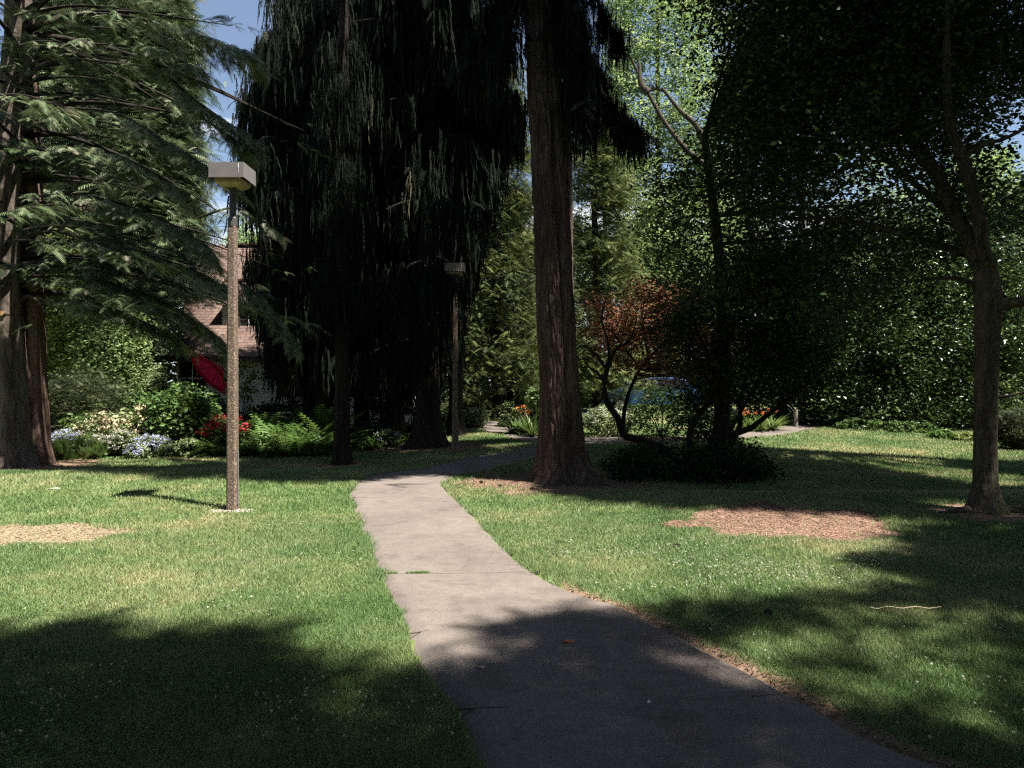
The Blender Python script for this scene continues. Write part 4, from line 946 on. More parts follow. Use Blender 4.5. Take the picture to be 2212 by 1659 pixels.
# clover: round leaves and white heads in drifts
def clover():
    n = 170000; rr = (2.8**.6+(16**.6-2.8**.6)*R.random(n))**(1/.6); a = R.uniform(-0.8, 0.8, n); x, y = rr*np.sin(a), rr*np.cos(a)
    dens = fbm(x*0.8, y*0.8, 0, 88, 3); k = (dens > 0.50) & ~on_path(x, y) & (bare_at(x, y) < 0.3); x, y = x[k], y[k]; n = len(x)
    P = np.column_stack([x, y, hgt(x, y)+R.uniform(0.015, 0.035, n)]); f = Fol()
    f.add(PETAL, P, rdir(n, -.2, .2), norm(rdir(n)*0.4+np.array([0, 0, 1.])), np.maximum(0.012, 0.0022*y), 0, R.normal(0.45, 0.2, n))
    tag(f.build('clover_leaves', M['shrub'], None), 'drifts of clover leaves in the lawn', 'clover', kind='stuff')
    n = 7600; px = np.r_[R.uniform(1180, 1950, n//2), R.uniform(-50, 2250, n-n//2)]; py = np.r_[R.normal(1225, 40, n//2), 1100+520*R.random(n-n//2)**1.3]
    G_ = np.array([G(a_, b_) for a_, b_ in zip(px[::2], py[::2])]); x, y = G_.T
    k = ~on_path(x, y) & (bare_at(x, y) < 0.3) & (fbm(x*1.1, y*1.1, 0, 89, 3) > 0.47); x, y = x[k], y[k]; n = len(x)
    P = np.repeat(np.column_stack([x, y, hgt(x, y)+R.uniform(0.035, 0.06, n)]), 4, 0); f = Fol(); n = len(P)
    f.add(PETAL, P, rdir(n), rdir(n), np.repeat(R.uniform(0.010, 0.017, n//4), 4), 0)
    tag(f.build('clover_flowers', M['cloverw'], None), 'tiny white clover heads dotted over the lawn', 'clover', kind='stuff')
clover()
# chips, needles and crumbs on the bare soil
def litter(name, label, cat, n, box, cond, m, s0, s1, lift=0.004, flat=0.25):
    x = R.uniform(box[0], box[1], n); y = R.uniform(box[2], box[3], n); k = cond(x, y); x, y = x[k], y[k]; n = len(x)
    P = np.column_stack([x, y, hgt(x, y)+lift]); f = Fol()
    T = np.array([(-.5,-.16,0),(.5,-.1,0.05),(.45,.16,0.05),(-.5,-.16,0),(.45,.16,.05),(-.45,.14,0)])
    f.add(T, P, norm(rdir(n, -.15, .15)), norm(rdir(n)*flat+np.array([0, 0, 1.])), R.uniform(s0, s1, n), 0)
    tag(f.build(name, m, None), label, cat, kind='stuff')
M['chips'] = leaf_mat('wood_chips', [(0, (0.12, 0.065, 0.045)), (0.5, (0.21, 0.125, 0.09)), (1, (0.34, 0.23, 0.17))], 0, 0.9, spec=0.1)
M['gravelm'] = leaf_mat('pale_gravel', [(0, (0.30, 0.27, 0.23)), (1, (0.62, 0.59, 0.54))], 0, 0.9, spec=0.1)
M['straw'] = leaf_mat('dry_straw', [(0, (0.18, 0.13, 0.08)), (1, (0.36, 0.29, 0.18))], 0, 0.9, spec=0.1)
litter('wood_chips', 'reddish wood chips on the bare patch right of the path', 'wood chips', 60000, (1.5, 6.5, 6.5, 11), lambda x, y: blob(x, y, 'chips') > R.uniform(-0.05, 0.12, len(x)), M['chips'], 0.02, 0.05)
litter('fallen_needles', 'rust coloured needles and bark crumbs round the big fir', 'needles', 60000, (-2.2, 4.2, 9.5, 15), lambda x, y: (bare_at(x, y) > 0.25) & ~on_path(x, y), M['chips'], 0.02, 0.05)
litter('fallen_needles', 'dead needles under the conifers by the far lamp', 'needles', 30000, (-6, 1, 14, 22), lambda x, y: (bare_at(x, y) > 0.3) & ~on_path(x, y), M['chips'], 0.03, 0.06)
litter('straw', 'dry straw over the tan bare patch at the left edge', 'straw', 26000, (-8.5, -3.5, 7, 10), lambda x, y: blob(x, y, 'tan') > R.uniform(-0.05, 0.1, len(x)), M['straw'], 0.015, 0.05)
litter('gravel', 'pale gravel ring round the lamp base', 'gravel', 9000, (-4.6, -2.8, 8.6, 10.6), lambda x, y: blob(x, y, 'gravel') > R.uniform(-0.1, 0.1, len(x)), M['gravelm'], 0.015, 0.035, flat=0.9)
litter('path_edge_debris', 'brown needles and soil along the right edge of the path', 'debris', 60000, (-1.0, 4.2, 2.6, 9), lambda x, y: (x > 0) & (bare_at(x, y) > 0.35) & ~on_path(x, y), M['chips'], 0.01, 0.028)
litter('path_crumbs', 'scattered specks and dry leaf bits on the path', 'debris', 4200, (-2, 4, 2.6, 13), lambda x, y: on_path(x, y) & (R.random(len(x)) < 0.5), M['chips'], 0.006, 0.02, 0.014)
# single leaves on the path
def leaf_obj(px, py, s, m, label, rz, nm='fallen_leaf', cat='leaf'):
    x, y = G(px, py); bm = MB(); v = []
    for i in range(10):
        a = i/10*2*math.pi; r_ = s*(0.5+0.22*math.cos(a*3+1)); v.append((r_*math.cos(a)*1.4, r_*math.sin(a)*0.6, 0.006+0.006*math.sin(a*2)))
    V = np.array(v+[(a_, b_, c_-0.003) for a_, b_, c_ in v]); c, s_ = math.cos(rz), math.sin(rz)
    V[:, :2] = V[:, :2]@np.array([[c, s_], [-s_, c]]); bm.add(V, [tuple(range(10)), tuple(range(19, 9, -1))]+[(i, i+10, (i+1) % 10+10, (i+1) % 10) for i in range(10)])
    o = bm.build(nm, m); o.location = (x, y, float(hgt(x, y))+0.012); tag(o, label, cat)
M['leaf_or'] = flat_mat('orange_leaf', (0.50, 0.16, 0.06), 0.7); M['paper'] = flat_mat('paper', (0.8, 0.8, 0.76), 0.8); M['straw2'] = flat_mat('pale_leaf', (0.5, 0.42, 0.28), 0.8)
leaf_obj(1225, 1392, 0.055, M['leaf_or'], 'orange dead leaf lying on the shaded path', 0.1)
leaf_obj(1038, 1448, 0.03, M['straw2'], 'small pale dry leaf near the left path edge', 0.5)
leaf_obj(1560, 1484, 0.022, M['straw2'], 'pale chip of leaf near the right path edge', 2.2)
leaf_obj(1402, 1525, 0.016, M['paper'], 'white speck of paper on the shaded path', 1.0, 'paper_scrap', 'paper scrap')
leaf_obj(115, 1057, 0.12, M['paper'], 'crumpled white paper on the grass at the left', 0.2, 'paper_scrap', 'paper scrap')
tb = Tubes(); P = np.array([G(1880+i*9, 1325+2*math.sin(i)) for i in range(18)]); P = np.column_stack([P, hgt(P[:, 0], P[:, 1])+0.04]); tb.add(P, 0.004, 4)
tag(tb.build('twig', M['straw2'], None), 'thin pale twig lying in the right foreground grass', 'twig')
# cones
cone = MB()
th = np.linspace(0, 1, 9); Pz = np.column_stack([th*0.075-0.037, 0*th, 0*th+0.018]); V, F_ = tube_np(Pz, 0.019*np.sin(np.pi*np.clip(th*0.9+0.08, 0, 1))+0.003+0.002*np.cos(th*50), 9, cap=True); cone.add(V, F_)
pc = cone.build('fir_cone', M['bark_dark'], smooth=False)
spots = [(1462,1183,'brown cone in the grass below the wood chip patch'), (2045,1128,'dark cone at the right end of the wood chip patch'), (1660,1330,'cone in the foreground grass right of the path'), (1150,1058,'cone in front of the big fir on rusty soil'), (1080,1052,'cone between the path bend and the big fir'), (1040,1044,'cone nearest the path bend on dry needles')]
for i, (px, py, lb) in enumerate(spots):
    o = pc if i == 0 else pc.copy()
    if i: C.objects.link(o)
    x, y = G(px, py); o.location = (x, y, float(hgt(x, y))+0.005); o.rotation_euler = (0, 0.1, R.uniform(0, 3)); tag(o, lb, 'cone', 'fallen fir cones')

# ================================================================== LAMPS
def agg_mat():
    m, t, b, l = mat('exposed_aggregate')
    v = t.nodes.new('ShaderNodeTexVoronoi'); v.inputs['Scale'].default_value = 85; l(coords(t), v.inputs['Vector'])
    s2 = t.nodes.new('ShaderNodeSeparateColor'); l(v.outputs['Color'], s2.inputs['Color'])
    r = ramp(t, s2.outputs['Red'], [(0.0, (0.075, 0.048, 0.035)), (0.5, (0.12, 0.080, 0.058)), (0.8, (0.18, 0.13, 0.092)), (1.0, (0.36, 0.29, 0.21))])
    l(r.outputs['Color'], b.inputs['Base Color']); b.inputs['Roughness'].default_value = 0.85
    bp = t.nodes.new('ShaderNodeBump'); bp.inputs['Strength'].default_value = 0.6; bp.inputs['Distance'].default_value = 0.004; bp.invert = True
    l(v.outputs['Distance'], bp.inputs['Height']); l(bp.outputs['Normal'], b.inputs['Normal']); return m
M['agg'] = agg_mat()
M['lamp_metal'] = flat_mat('bronze_painted_metal', (0.17, 0.155, 0.145), 0.55, 0.0, 0.12, 9); M['neck'] = flat_mat('dark_bronze', (0.055, 0.05, 0.048), 0.6)
M['amber'] = flat_mat('aged_acrylic', (0.30, 0.25, 0.13), 0.35, 0, 0.2); M['drop'] = flat_mat('bird_dropping', (0.75, 0.75, 0.72), 0.8)
def lamp(px, py, H, label):
    x, y = G(px, py); z = float(hgt(x, y)); t = thing('lamp_post', label, 'lamp post', 'park path lamps')
    zt = 3.72; b_ = MB(); P = np.array([[0, 0, -0.1], [0, 0, 0.4], [0, 0, 1.6], [0, 0, 2.8], [0, 0, zt]]); n = 8
    th = (np.arange(8)+0.5)/8*2*math.pi; sc = np.array([0.074, 0.072, 0.067, 0.062, 0.058]); rad = np.where(np.arange(8) % 2 == 0, 1, 1)
    oc = np.array([(1, -.62), (1, .62), (.62, 1), (-.62, 1), (-1, .62), (-1, -.62), (-.62, -1), (.62, -1)])*0.93
    V = np.array([[oc[j, 0]*s_, oc[j, 1]*s_, p[2]] for p, s_ in zip(P, sc) for j in range(8)])
    F_ = [(i*8+j, i*8+(j+1) % 8, (i+1)*8+(j+1) % 8, (i+1)*8+j) for i in range(4) for j in range(8)]+[tuple(range(32, 40)), tuple(range(7, -1, -1))]
    b_.add(V, F_); b_.build('post', M['agg'], t)
    b_ = MB(); b_.box((0.076, -0.012, 0.42), (0.012, 0.03, 0.70)); b_.build('conduit_cover', M['lamp_metal'], t, 0.003)
    b_ = MB(); b_.rod((0, 0, zt), (0, 0, zt+0.10), 0.062, 16); b_.rod((0, 0, zt+0.10), (0, 0, zt+0.13), 0.060, 16, 0.043); b_.rod((0, 0, zt+0.13), (0, 0, H-0.27), 0.041, 16); b_.build('neck', M['neck'], t)
    w_ = 0.225; hb = 0.195; z0 = H-hb
    b_ = MB(); 
    for dx, dy, sx_, sy_ in ((0, -w_, 2*w_, .006), (0, w_, 2*w_, .006), (-w_, 0, .006, 2*w_-.01), (w_, 0, .006, 2*w_-.01)): b_.box((dx, dy, z0+hb/2), (sx_, sy_, hb))
    b_.box((0, 0, H-0.004), (2*w_-.012, 2*w_-.012, .006)); h_ = b_.build('lamp_shade', M['lamp_metal'], t, 0.002)
    b_ = MB(); b_.box((w_-0.065, -w_-0.0045, H-0.045), (0.010, 0.003, 0.055)); b_.box((w_-0.063, -w_-0.0042, H-0.10), (0.003, 0.002, 0.08)); b_.build('white_streak', M['drop'], h_)
    b_ = MB(); a_, c_ = 0.185, 0.11
    V = np.array([(sx_*q_, sy_*q_, zz) for q_, zz in ((a_, z0+0.01), (a_*0.93, z0-0.045), (c_, z0-0.085)) for sx_, sy_ in ((-1, -1), (1, -1), (1, 1), (-1, 1))])
    b_.add(V, [(i*4+j, (i+1)*4+j, (i+1)*4+(j+1) % 4, i*4+(j+1) % 4) for i in (0, 1) for j in range(4)]+[(8, 11, 10, 9), (0, 1, 2, 3)]); b_.build('refractor', M['amber'], t, 0.012)
    for sx_, sy_ in ((-1, -1), (1, -1), (1, 1), (-1, 1)):
        Q = catmull([(0.02*sx_, 0.02*sy_, H-0.30), (0.07*sx_, 0.07*sy_, H-0.275), (0.145*sx_, 0.145*sy_, H-0.235), (0.19*sx_, 0.19*sy_, z0+0.02)], 4)
        V, F_ = tube_np(Q, 0.0085, 7, cap=True); b_ = MB(); b_.add(V, F_); b_.build('bracket', M['neck'], t, smooth=True)
    t.location = (x, y, z); return t
lamp(502.5, 1101, 4.50, 'near aggregate lamp post with brown square head on the sunlit grass')
lamp(983, 980, 4.42, 'far lamp post standing in shade beside the weeping conifers')

# ================================================================== HOUSE AND GARDEN
M['stucco'] = flat_mat('white_stucco', (0.72, 0.70, 0.66), 0.9, 0, 0.05, 3); M['trim'] = flat_mat('dark_brown_trim', (0.06, 0.045, 0.04), 0.6); M['wtrim'] = flat_mat('white_trim', (0.7, 0.7, 0.68), 0.6)
m, t, b, l = mat('window_glass'); b.inputs['Base Color'].default_value = (0.02, 0.022, 0.025, 1); b.inputs['Roughness'].default_value = 0.06; b.inputs['Specular IOR Level'].default_value = 0.8; M['glass'] = m
m, t, b, l = mat('roof_shingles')
uvn = t.nodes.new('ShaderNodeUVMap'); bk = t.nodes.new('ShaderNodeTexBrick'); l(uvn.outputs['UV'], bk.inputs['Vector'])
bk.inputs['Scale'].default_value = 1.0; bk.inputs['Brick Width'].default_value = 0.30; bk.inputs['Row Height'].default_value = 0.15; bk.inputs['Mortar Size'].default_value = 0.010; bk.inputs['Mortar Smooth'].default_value = 0.2
bk.inputs['Color1'].default_value = (0.115, 0.070, 0.058, 1); bk.inputs['Color2'].default_value = (0.165, 0.118, 0.094, 1); bk.inputs['Mortar'].default_value = (0.07, 0.04, 0.035, 1); bk.inputs['Bias'].default_value = 0.0
n = noise_node(t, 5, 4, uvn.outputs['UV']); r = ramp(t, n.outputs['Fac'], [(0.3, (0.75, 0.72, 0.72)), (0.7, (1.2, 1.15, 1.1))])
mm = t.nodes.new('ShaderNodeMix'); mm.data_type = 'RGBA'; mm.blend_type = 'MULTIPLY'; mm.inputs['Factor'].default_value = 1; l(bk.outputs['Color'], mm.inputs['A']); l(r.outputs['Color'], mm.inputs['B'])
l(mm.outputs['Result'], b.inputs['Base Color']); b.inputs['Roughness'].default_value = 0.9
bp = t.nodes.new('ShaderNodeBump'); bp.inputs['Distance'].default_value = 0.02; l(bk.outputs['Fac'], bp.inputs['Height']); bp.invert = True; l(bp.outputs['Normal'], b.inputs['Normal']); M['roof'] = m
def sheet(prof, x0f, x1f, name, parent, thick=0.08, n=24):
    """a roof slope: profile (y, z) swept in x, with real thickness"""
    Q = catmull(prof, n//len(prof)+2); s_ = np.r_[0, np.cumsum(np.linalg.norm(np.diff(Q, axis=0), axis=1))]
    m_ = len(Q); V, UV = [], []
    for dz in (0, -thick):
        for i, (yy, zz) in enumerate(Q):
            for j in range(9):
                xx = x0f(zz)+(x1f(zz)-x0f(zz))*j/8; V.append((xx, yy, zz+dz)); UV.append((xx, s_[i]))
    V = np.array(V); k = m_*9; F_ = []
    for i in range(m_-1):
        for j in range(8):
            a_ = i*9+j; F_.append((a_, a_+1, a_+10, a_+9)); F_.append((a_+k, a_+9+k, a_+10+k, a_+1+k))
    for i in range(m_-1):
        for j in (0, 8):
            a_ = i*9+j; F_.append((a_, a_+9, a_+9+k, a_+k) if j == 0 else (a_, a_+k, a_+9+k, a_+9))
    for j in range(8):
        F_.append((j, j+k, j+1+k, j+1)); a_ = (m_-1)*9+j; F_.append((a_, a_+1, a_+1+k, a_+k))
    return mesh_np(name, V, np.array(F_), M['roof'], parent, uv=np.array(UV))
def window(x, y, z, w_, h_, parent, nx=2, nz=1, fr=M['trim']):
    b_ = MB(); e = 0.06
    b_.box((x, y-0.03, z+h_/2+e/2), (w_+2*e, .07, e)); b_.box((x, y-0.03, z-h_/2-e/2), (w_+2*e, .07, e))
    for s_ in (-1, 1): b_.box((x+s_*(w_/2+e/2), y-0.03, z), (e, .07, h_))
    o = b_.build('window', fr, parent)
    b_ = MB(); b_.box((x, y, z), (w_, .015, h_)); b_.build('pane', M['glass'], o)
    b_ = MB()
    for i in range(1, nx): b_.box((x-w_/2+w_*i/nx, y-0.022, z), (.03, .03, h_))
    for i in range(1, nz): b_.box((x, y-0.020, z-h_/2+h_*i/nz), (w_, .026, .03))
    b_.build('mullion', M['wtrim'], o); return o
hs = thing('house', 'white stucco cottage with a steep reddish-brown shingle roof', 'house')
gz = float(hgt(-9, 27)); HY0, HX0, HX1 = 26.4, -12.0, -3.5
b_ = MB(); b_.box(((HX0+HX1)/2, HY0+0.1, (2.62+gz)/2-0.1), (HX1-HX0, 0.2, 2.62-gz+0.2)); b_.box((HX0+0.1, HY0+4.2, (2.62+gz)/2-0.1), (0.2, 8.0, 2.62-gz+0.2)); b_.box((HX1-0.1, HY0+4.2, (2.62+gz)/2-0.1), (0.2, 8.0, 2.62-gz+0.2))
b_.build('wall', M['stucco'], hs)
prof = [(26.0, 2.62), (26.5, 2.95), (27.1, 3.55), (28.2, 4.85), (29.4, 6.3), (30.3, 7.35)]
lf = lambda z: np.interp(z, [2.6, 3.3, 4.2, 7.4], [-12.35, -12.0, -12.3, -13.5]); rf = lambda z: HX1+0.35+0*np.asarray(z)
sheet(prof, lf, rf, 'roof', hs); sheet([(34.6, 2.62), (34.0, 3.0), (32.6, 4.6), (30.3, 7.35)][::-1], lf, rf, 'roof', hs)
b_ = MB(); b_.box(((HX0+HX1)/2, 25.99, 2.50), (HX1-HX0+0.75, 0.05, 0.14)); b_.build('gutter', M['trim'], hs)
b_ = MB(); b_.box(((HX0+HX1)/2+.2, 30.3, 7.37), (HX1-HX0-.2, 0.3, 0.06)); b_.build('ridge_cap', M['roof'], hs)
for xg in (HX0+0.1, HX1-0.1):
    b_ = MB(); P3 = [(xg, 26.5, 2.6), (xg, 34.4, 2.6), (xg, 32.6, 4.5), (xg, 30.3, 7.2), (xg, 28.2, 4.75), (xg, 27.0, 3.3)]
    V = np.array(P3+[(x+0.15, y, z) for x, y, z in P3]); b_.add(V, [tuple(range(6)), tuple(range(11, 5, -1))]+[(i, i+6, (i+1) % 6+6, (i+1) % 6) for i in range(6)]); b_.build('gable_wall', M['stucco'], hs)
window(-11.42, HY0-0.01, 1.86, 0.86, 1.05, hs, 2, 2); window(-7.6, HY0-0.01, 1.8, 1.2, 1.1, hs, 3, 2); window(-5.2, HY0-0.01, 1.8, 1.0, 1.1, hs, 2, 2)
def dormer(x0, x1, yf, z0, z1):
    dm = MB(); dm.box(((x0+x1)/2, yf+0.9, (z0+z1)/2), (x1-x0, 1.8, z1-z0)); o = dm.build('dormer', M['stucco'], hs)
    r_ = MB(); r_.box(((x0+x1)/2, yf+0.95, z1+0.12), (x1-x0+0.3, 2.3, 0.08), tilt=[[1, 0, 0], [0, math.cos(.12), -math.sin(.12)], [0, math.sin(.12), math.cos(.12)]]); 
    q_ = r_.build('dormer_roof', M['roof'], o); uvl = q_.data.uv_layers.new(name='UVMap')
    for lp in q_.data.loops: v_ = q_.data.vertices[lp.vertex_index].co; uvl.data[lp.index].uv = (v_.x, v_.y)
    return o
dormer(-10.75, -8.3, 27.35, 3.3, 4.62); window(-9.75, 27.33, 4.05, 0.62, 0.85, hs, 2, 2)
dormer(-12.0+.9, -10.95+.55, 29.0, 5.0, 5.75)
# red parasol, tipped towards the lawn
um = thing('garden_parasol', 'red parasol tipped over in front of the cottage window', 'parasol'); c = np.array(W(478, 792, 24.0)); n8 = 8
ax = norm(np.array([0.50, 0.50, 0.62])); u_ = norm(np.cross(ax, [0, 0, 1.])); v_ = np.cross(ax, u_)
rim = [c-ax*0.36+0.82*(u_*math.cos(k*math.pi/4+.3)+v_*math.sin(k*math.pi/4+.3)) for k in range(8)]
V = np.array([c]+rim+[p-ax*0.10 for p in rim])
F_ = [(0, 1+(k+1) % 8, 1+k) for k in range(8)]+[(1+k, 1+(k+1) % 8, 9+(k+1) % 8, 9+k) for k in range(8)]
M['redcloth'] = leaf_mat('red_canvas', [(0, (0.50, 0.02, 0.02)), (1, (0.62, 0.04, 0.035))], 0.7, 0.8)
b_ = MB(); b_.add(V, F_); b_.build('canopy', M['redcloth'], um)
for k in range(8): b_ = MB(); b_.rod(c-ax*0.02, rim[k]-ax*0.01, 0.012, 5); b_.build('rib', M['trim'], um)
pz = np.array([c[0]+0.25, c[1]+.1, float(hgt(-9.4, 24))]); b_ = MB(); b_.rod(pz, (pz[0], pz[1], c[2]-0.35), 0.022, 8); b_.rod((pz[0], pz[1], c[2]-0.35), c, 0.02, 8); b_.build('pole', M['trim'], um)
b_ = MB(); b_.rod(pz-np.array([0, 0, .02]), pz+np.array([0, 0, 0.08]), 0.25, 16, 0.2); b_.build('base', M['trim'], um); rebase(um, *pz)
# feeder
M['pinkp'] = flat_mat('pink_plastic', (0.65, 0.10, 0.16), 0.4)
fd = thing('hummingbird_feeder', 'small pink feeder hanging before the cottage window', 'feeder'); c = W(425.5, 813, 25.6)
b_ = MB(); b_.rod(c+[0, 0, -.10], c+[0, 0, -.06], .085, 10, .05); b_.rod(c+[0, 0, .06], c+[0, 0, .10], .05, 10, .02); b_.build('dish', M['pinkp'], fd)
b_ = MB(); b_.rod(c+[0, 0, -.06], c+[0, 0, .06], .025, 8); b_.build('bottle', M['glass'], fd); b_ = MB(); b_.rod(c+[0, 0, .1], [c[0], c[1], 2.6], .006, 4); b_.build('wire', M['trim'], fd); rebase(fd, *c)
# picket fence
pf = thing('picket_fence', 'white picket fence half lost behind the garden shrubs', 'fence'); ya = 22.6
for rz_ in (0.35, 0.95): b_ = MB(); b_.box((-8.9, ya, gz+rz_), (1.9, .04, .08)); b_.build('rail', M['wtrim'], pf)
for i in range(15):
    x = -9.8+i*0.128; b_ = MB(); V = np.array([(-.03, 0, 0), (.03, 0, 0), (.03, 0, 1.05), (0, 0, 1.15), (-.03, 0, 1.05)]); V = np.vstack([V, V+[0, .02, 0]])+[x, ya-.045, gz+.03]
    b_.add(V, [(0, 1, 2, 3, 4), (9, 8, 7, 6, 5)]+[(i_, i_+5, (i_+1) % 5+5, (i_+1) % 5) for i_ in range(5)]); b_.build('picket', M['wtrim'], pf)
rebase(pf, -8.9, ya, gz)

# ---------------------------------------------------------------- garden plants
BED = 'flower bed plants in front of the cottage'
def shrub(nm, label, cat, px, d, hw, yt, yb, m, size, n, group=None, tpl=LEAF, flowers=None, up=0.4, shell=0.55, depth=None, gap=0.36, kind='leaf', fl_n=0, fl_s=0.05, fl_top=0.5, fl_tpl=PETAL):
    t = thing(nm, label, cat, group); x = (px-CX)/FD*d; zt = CAMZ-(yt-CY)/FD*d; zb = float(hgt(x, d)); zb = min(zb, CAMZ-(yb-CY)/FD*d+0.05)
    rx = hw/FD*d; rz = (zt-zb)/2; ry = depth or rx*0.8
    tb = Tubes()
    for k in range(7):
        a = k/7*6.28+R.uniform(0, .5); tb.add(catmull([(x, d, zb-.05), (x+.25*rx*math.cos(a), d+.25*ry*math.sin(a), zb+rz*.7), (x+.6*rx*math.cos(a), d+.6*ry*math.sin(a), zb+rz*1.3)], 3), np.linspace(.02, .006, 7), 5)
    tb.build('stems', M['bark_dark'], t); f = Fol()
    cen = ell_points((x, d, zb+rz), (rx*0.9, ry*0.9, rz*0.92), max(12, n//28), gap, 2.0/max(rx, .3), shell, int(abs(px)))
    cen = cen[cen[:, 2] > zb+0.02]
    P = clump_cloud(cen, 28, 0.13*min(rx, rz*1.4), 0.8); P[:, 2] = np.maximum(P[:, 2], zb+0.02)
    tint = np.repeat(R.normal(0.5, 0.13, len(cen)), 28)+R.normal(0, .12, len(P))
    if kind == 'leaf': add_leaves(f, P, size, tpl, up, tint=tint)
    elif kind == 'blade':
        D = norm(np.column_stack([R.normal(0, .35, (len(P), 2)), np.ones(len(P))])); f.add(SPRAY_S, P-[0, 0, size*.5], D, rdir(len(P)), size, 0.1, tint)
    else: add_sprays(f, P, size, SPRAY_S, (0.0, 0.9), tint)
    f.build('foliage', m, t)
    if flowers:
        f = Fol(); c2 = ell_points((x, d, zb+rz), (rx, ry, rz*1.03), fl_n*3, 0.4, 3.0/max(rx, .3), 0.9, 7); c2 = c2[(c2[:, 2] > zb+rz*2*fl_top) & (c2[:, 1] < d+0.3*ry)][:fl_n]
        if len(c2): P = clump_cloud(c2, 9, fl_s*0.5, 0.6); f.add(fl_tpl, P, rdir(len(P)), rdir(len(P)), fl_s*0.7, 0); f.build('flowers', M[flowers], t)
    rebase(t, x, d, zb); return t
def frond_plant(nm, label, cat, px, d, hgt_, n, m, tpl=SPRAY_F, group=None, arch=0.55, spread=1.0, flowers=None):
    t = thing(nm, label, cat, group); x = (px-CX)/FD*d; z = float(hgt(x, d)); a = R.uniform(0, 6.28, n); el = R.uniform(0.5, 1.35, n)
    D = np.column_stack([np.cos(a)*np.cos(el)*spread, np.sin(a)*np.cos(el)*spread, np.sin(el)]); side = np.cross(D, [0, 0, 1.]); N = norm(np.cross(side, D))
    P = np.column_stack([x+.05*np.cos(a), d+.05*np.sin(a), np.full(n, z)]); f = Fol(); f.add(tpl, P, D, N, R.uniform(.7, 1.1, n)*hgt_*1.25, arch, np.clip(R.normal(.5, .16, n), 0, 1))
    f.build('fronds' if tpl is SPRAY_F else 'leaves', m, t)
    if flowers:
        k = 7; tb = Tubes()
        for i in range(k):
            aa = R.uniform(0, 6.28); q = np.array([x+.22*math.cos(aa)*hgt_, d+.22*math.sin(aa)*hgt_, z+hgt_*R.uniform(.85, 1.1)]); tb.add(np.array([[x, d, z], (np.array([x, d, z])+q)/2+[0, 0, .05], q]), .006, 4)
            Pp = q+R.normal(0, .02, (10, 3)); f = Fol(); f.add(LEAF1, Pp, rdir(10, 0, 1), rdir(10), 0.06, .3); f.build('flower', M[flowers], t)
        tb.build('stalks', m, t)
    rebase(t, x, d, z); return t
_st = []
for i in range(4):
    a_, b_2 = i/4, (i+1)/4; w0, w1 = 0.035*(1-a_**2), 0.035*(1-b_2**2); _st += [(a_, -w0, 0), (a_, w0, 0), (b_2, w1, 0), (a_, -w0, 0), (b_2, w1, 0), (b_2, -w1, 0)]
STRAP = np.array(_st)
shrub('yew_bush', 'wide dark olive yew bush beside the left fir trunks', 'bush', 180, 20.0, 98, 803, 935, M['yew'], 0.10, 9000, BED, kind='spray', depth=1.2, gap=0.3)
shrub('rhododendron', 'large rounded green bush in the middle of the flower bed', 'bush', 390, 18.8, 74, 836, 950, M['shrub'], 0.105, 9500, BED, depth=0.9, gap=0.28)
shrub('hydrangea', 'pale hydrangea with cream heads left of the rounded bush', 'bush', 235, 18.4, 72, 893, 962, M['silver'], 0.10, 2600, BED, flowers='cream', fl_n=46, fl_s=0.11, fl_top=.4)
shrub('garden_shrub', 'small fresh green shrub in front of the yew', 'shrub', 172, 19.0, 34, 884, 940, M['strap'], 0.08, 1800, BED)
shrub('garden_shrub', 'dark leafy shrub between the yew and the rounded bush', 'shrub', 298, 20.2, 58, 846, 930, M['shrub'], 0.085, 3600, BED)
shrub('tall_shrub', 'tall grey-green shrub at the cottage corner', 'shrub', 340, 22.5, 24, 782, 905, M['silver'], 0.08, 3600, BED, depth=.5)
shrub('garden_shrub', 'leafy green shrub below the red parasol', 'shrub', 446, 21.4, 50, 842, 920, M['shrub'], 0.10, 3600, BED, up=1.2)
shrub('climbing_vine', 'yellow-green vine showing either side of the near lamp post', 'vine', 520, 22.0, 42, 768, 830, M['yellow'], 0.09, 900, BED, depth=.3)
shrub('garden_shrub', 'round pale shrub left of the red flowers, behind', 'shrub', 480, 20.6, 34, 872, 940, M['yew'], 0.08, 1500, BED)
shrub('plume_flower', 'pinkish plume flowers left of the rounded bush', 'flowers', 308, 18.2, 22, 878, 940, M['strap'], 0.08, 700, BED, flowers='cream', fl_n=26, fl_s=0.10, fl_top=.45)
for i, (px, d, hw, yt, yb, fl, nn, lb) in enumerate([(150, 17.9, 48, 928, 978, 'blue', 190, 'lilac-blue flower mound at the left end of the bed'), (222, 17.8, 34, 938, 978, 'white', 120, 'white and lilac flower mound below the hydrangea'),
     (268, 17.8, 32, 930, 980, 'white', 110, 'white-flowered clump beside the lilac mound'), (330, 17.7, 42, 938, 986, 'blue', 130, 'lilac flower mound below the rounded bush'), (295, 17.3, 22, 958, 988, 'blue', 50, 'low lilac clump at the very front of the bed')]):
    shrub('flower_mound', lb, 'flowers', px, d, hw, yt, yb, M['silver'], 0.055, 1500, BED, flowers=fl, fl_n=nn, fl_s=0.045, fl_top=.35)
shrub('silver_plant', 'low silvery foliage between lilac flowers and ferns', 'plant', 402, 17.8, 34, 948, 984, M['silver'], 0.07, 1400, BED)
shrub('ornamental_grass', 'grassy green tuft at the left end of the bed', 'grass clump', 170, 17.5, 60, 948, 984, M['strap'], 0.22, 1500, BED, kind='blade')
shrub('rose_bush', 'red-flowered bush left of the near lamp post', 'flowers', 474, 18.6, 46, 900, 972, M['shrub'], 0.07, 1900, BED, flowers='red', fl_n=75, fl_s=0.10, fl_top=.55)
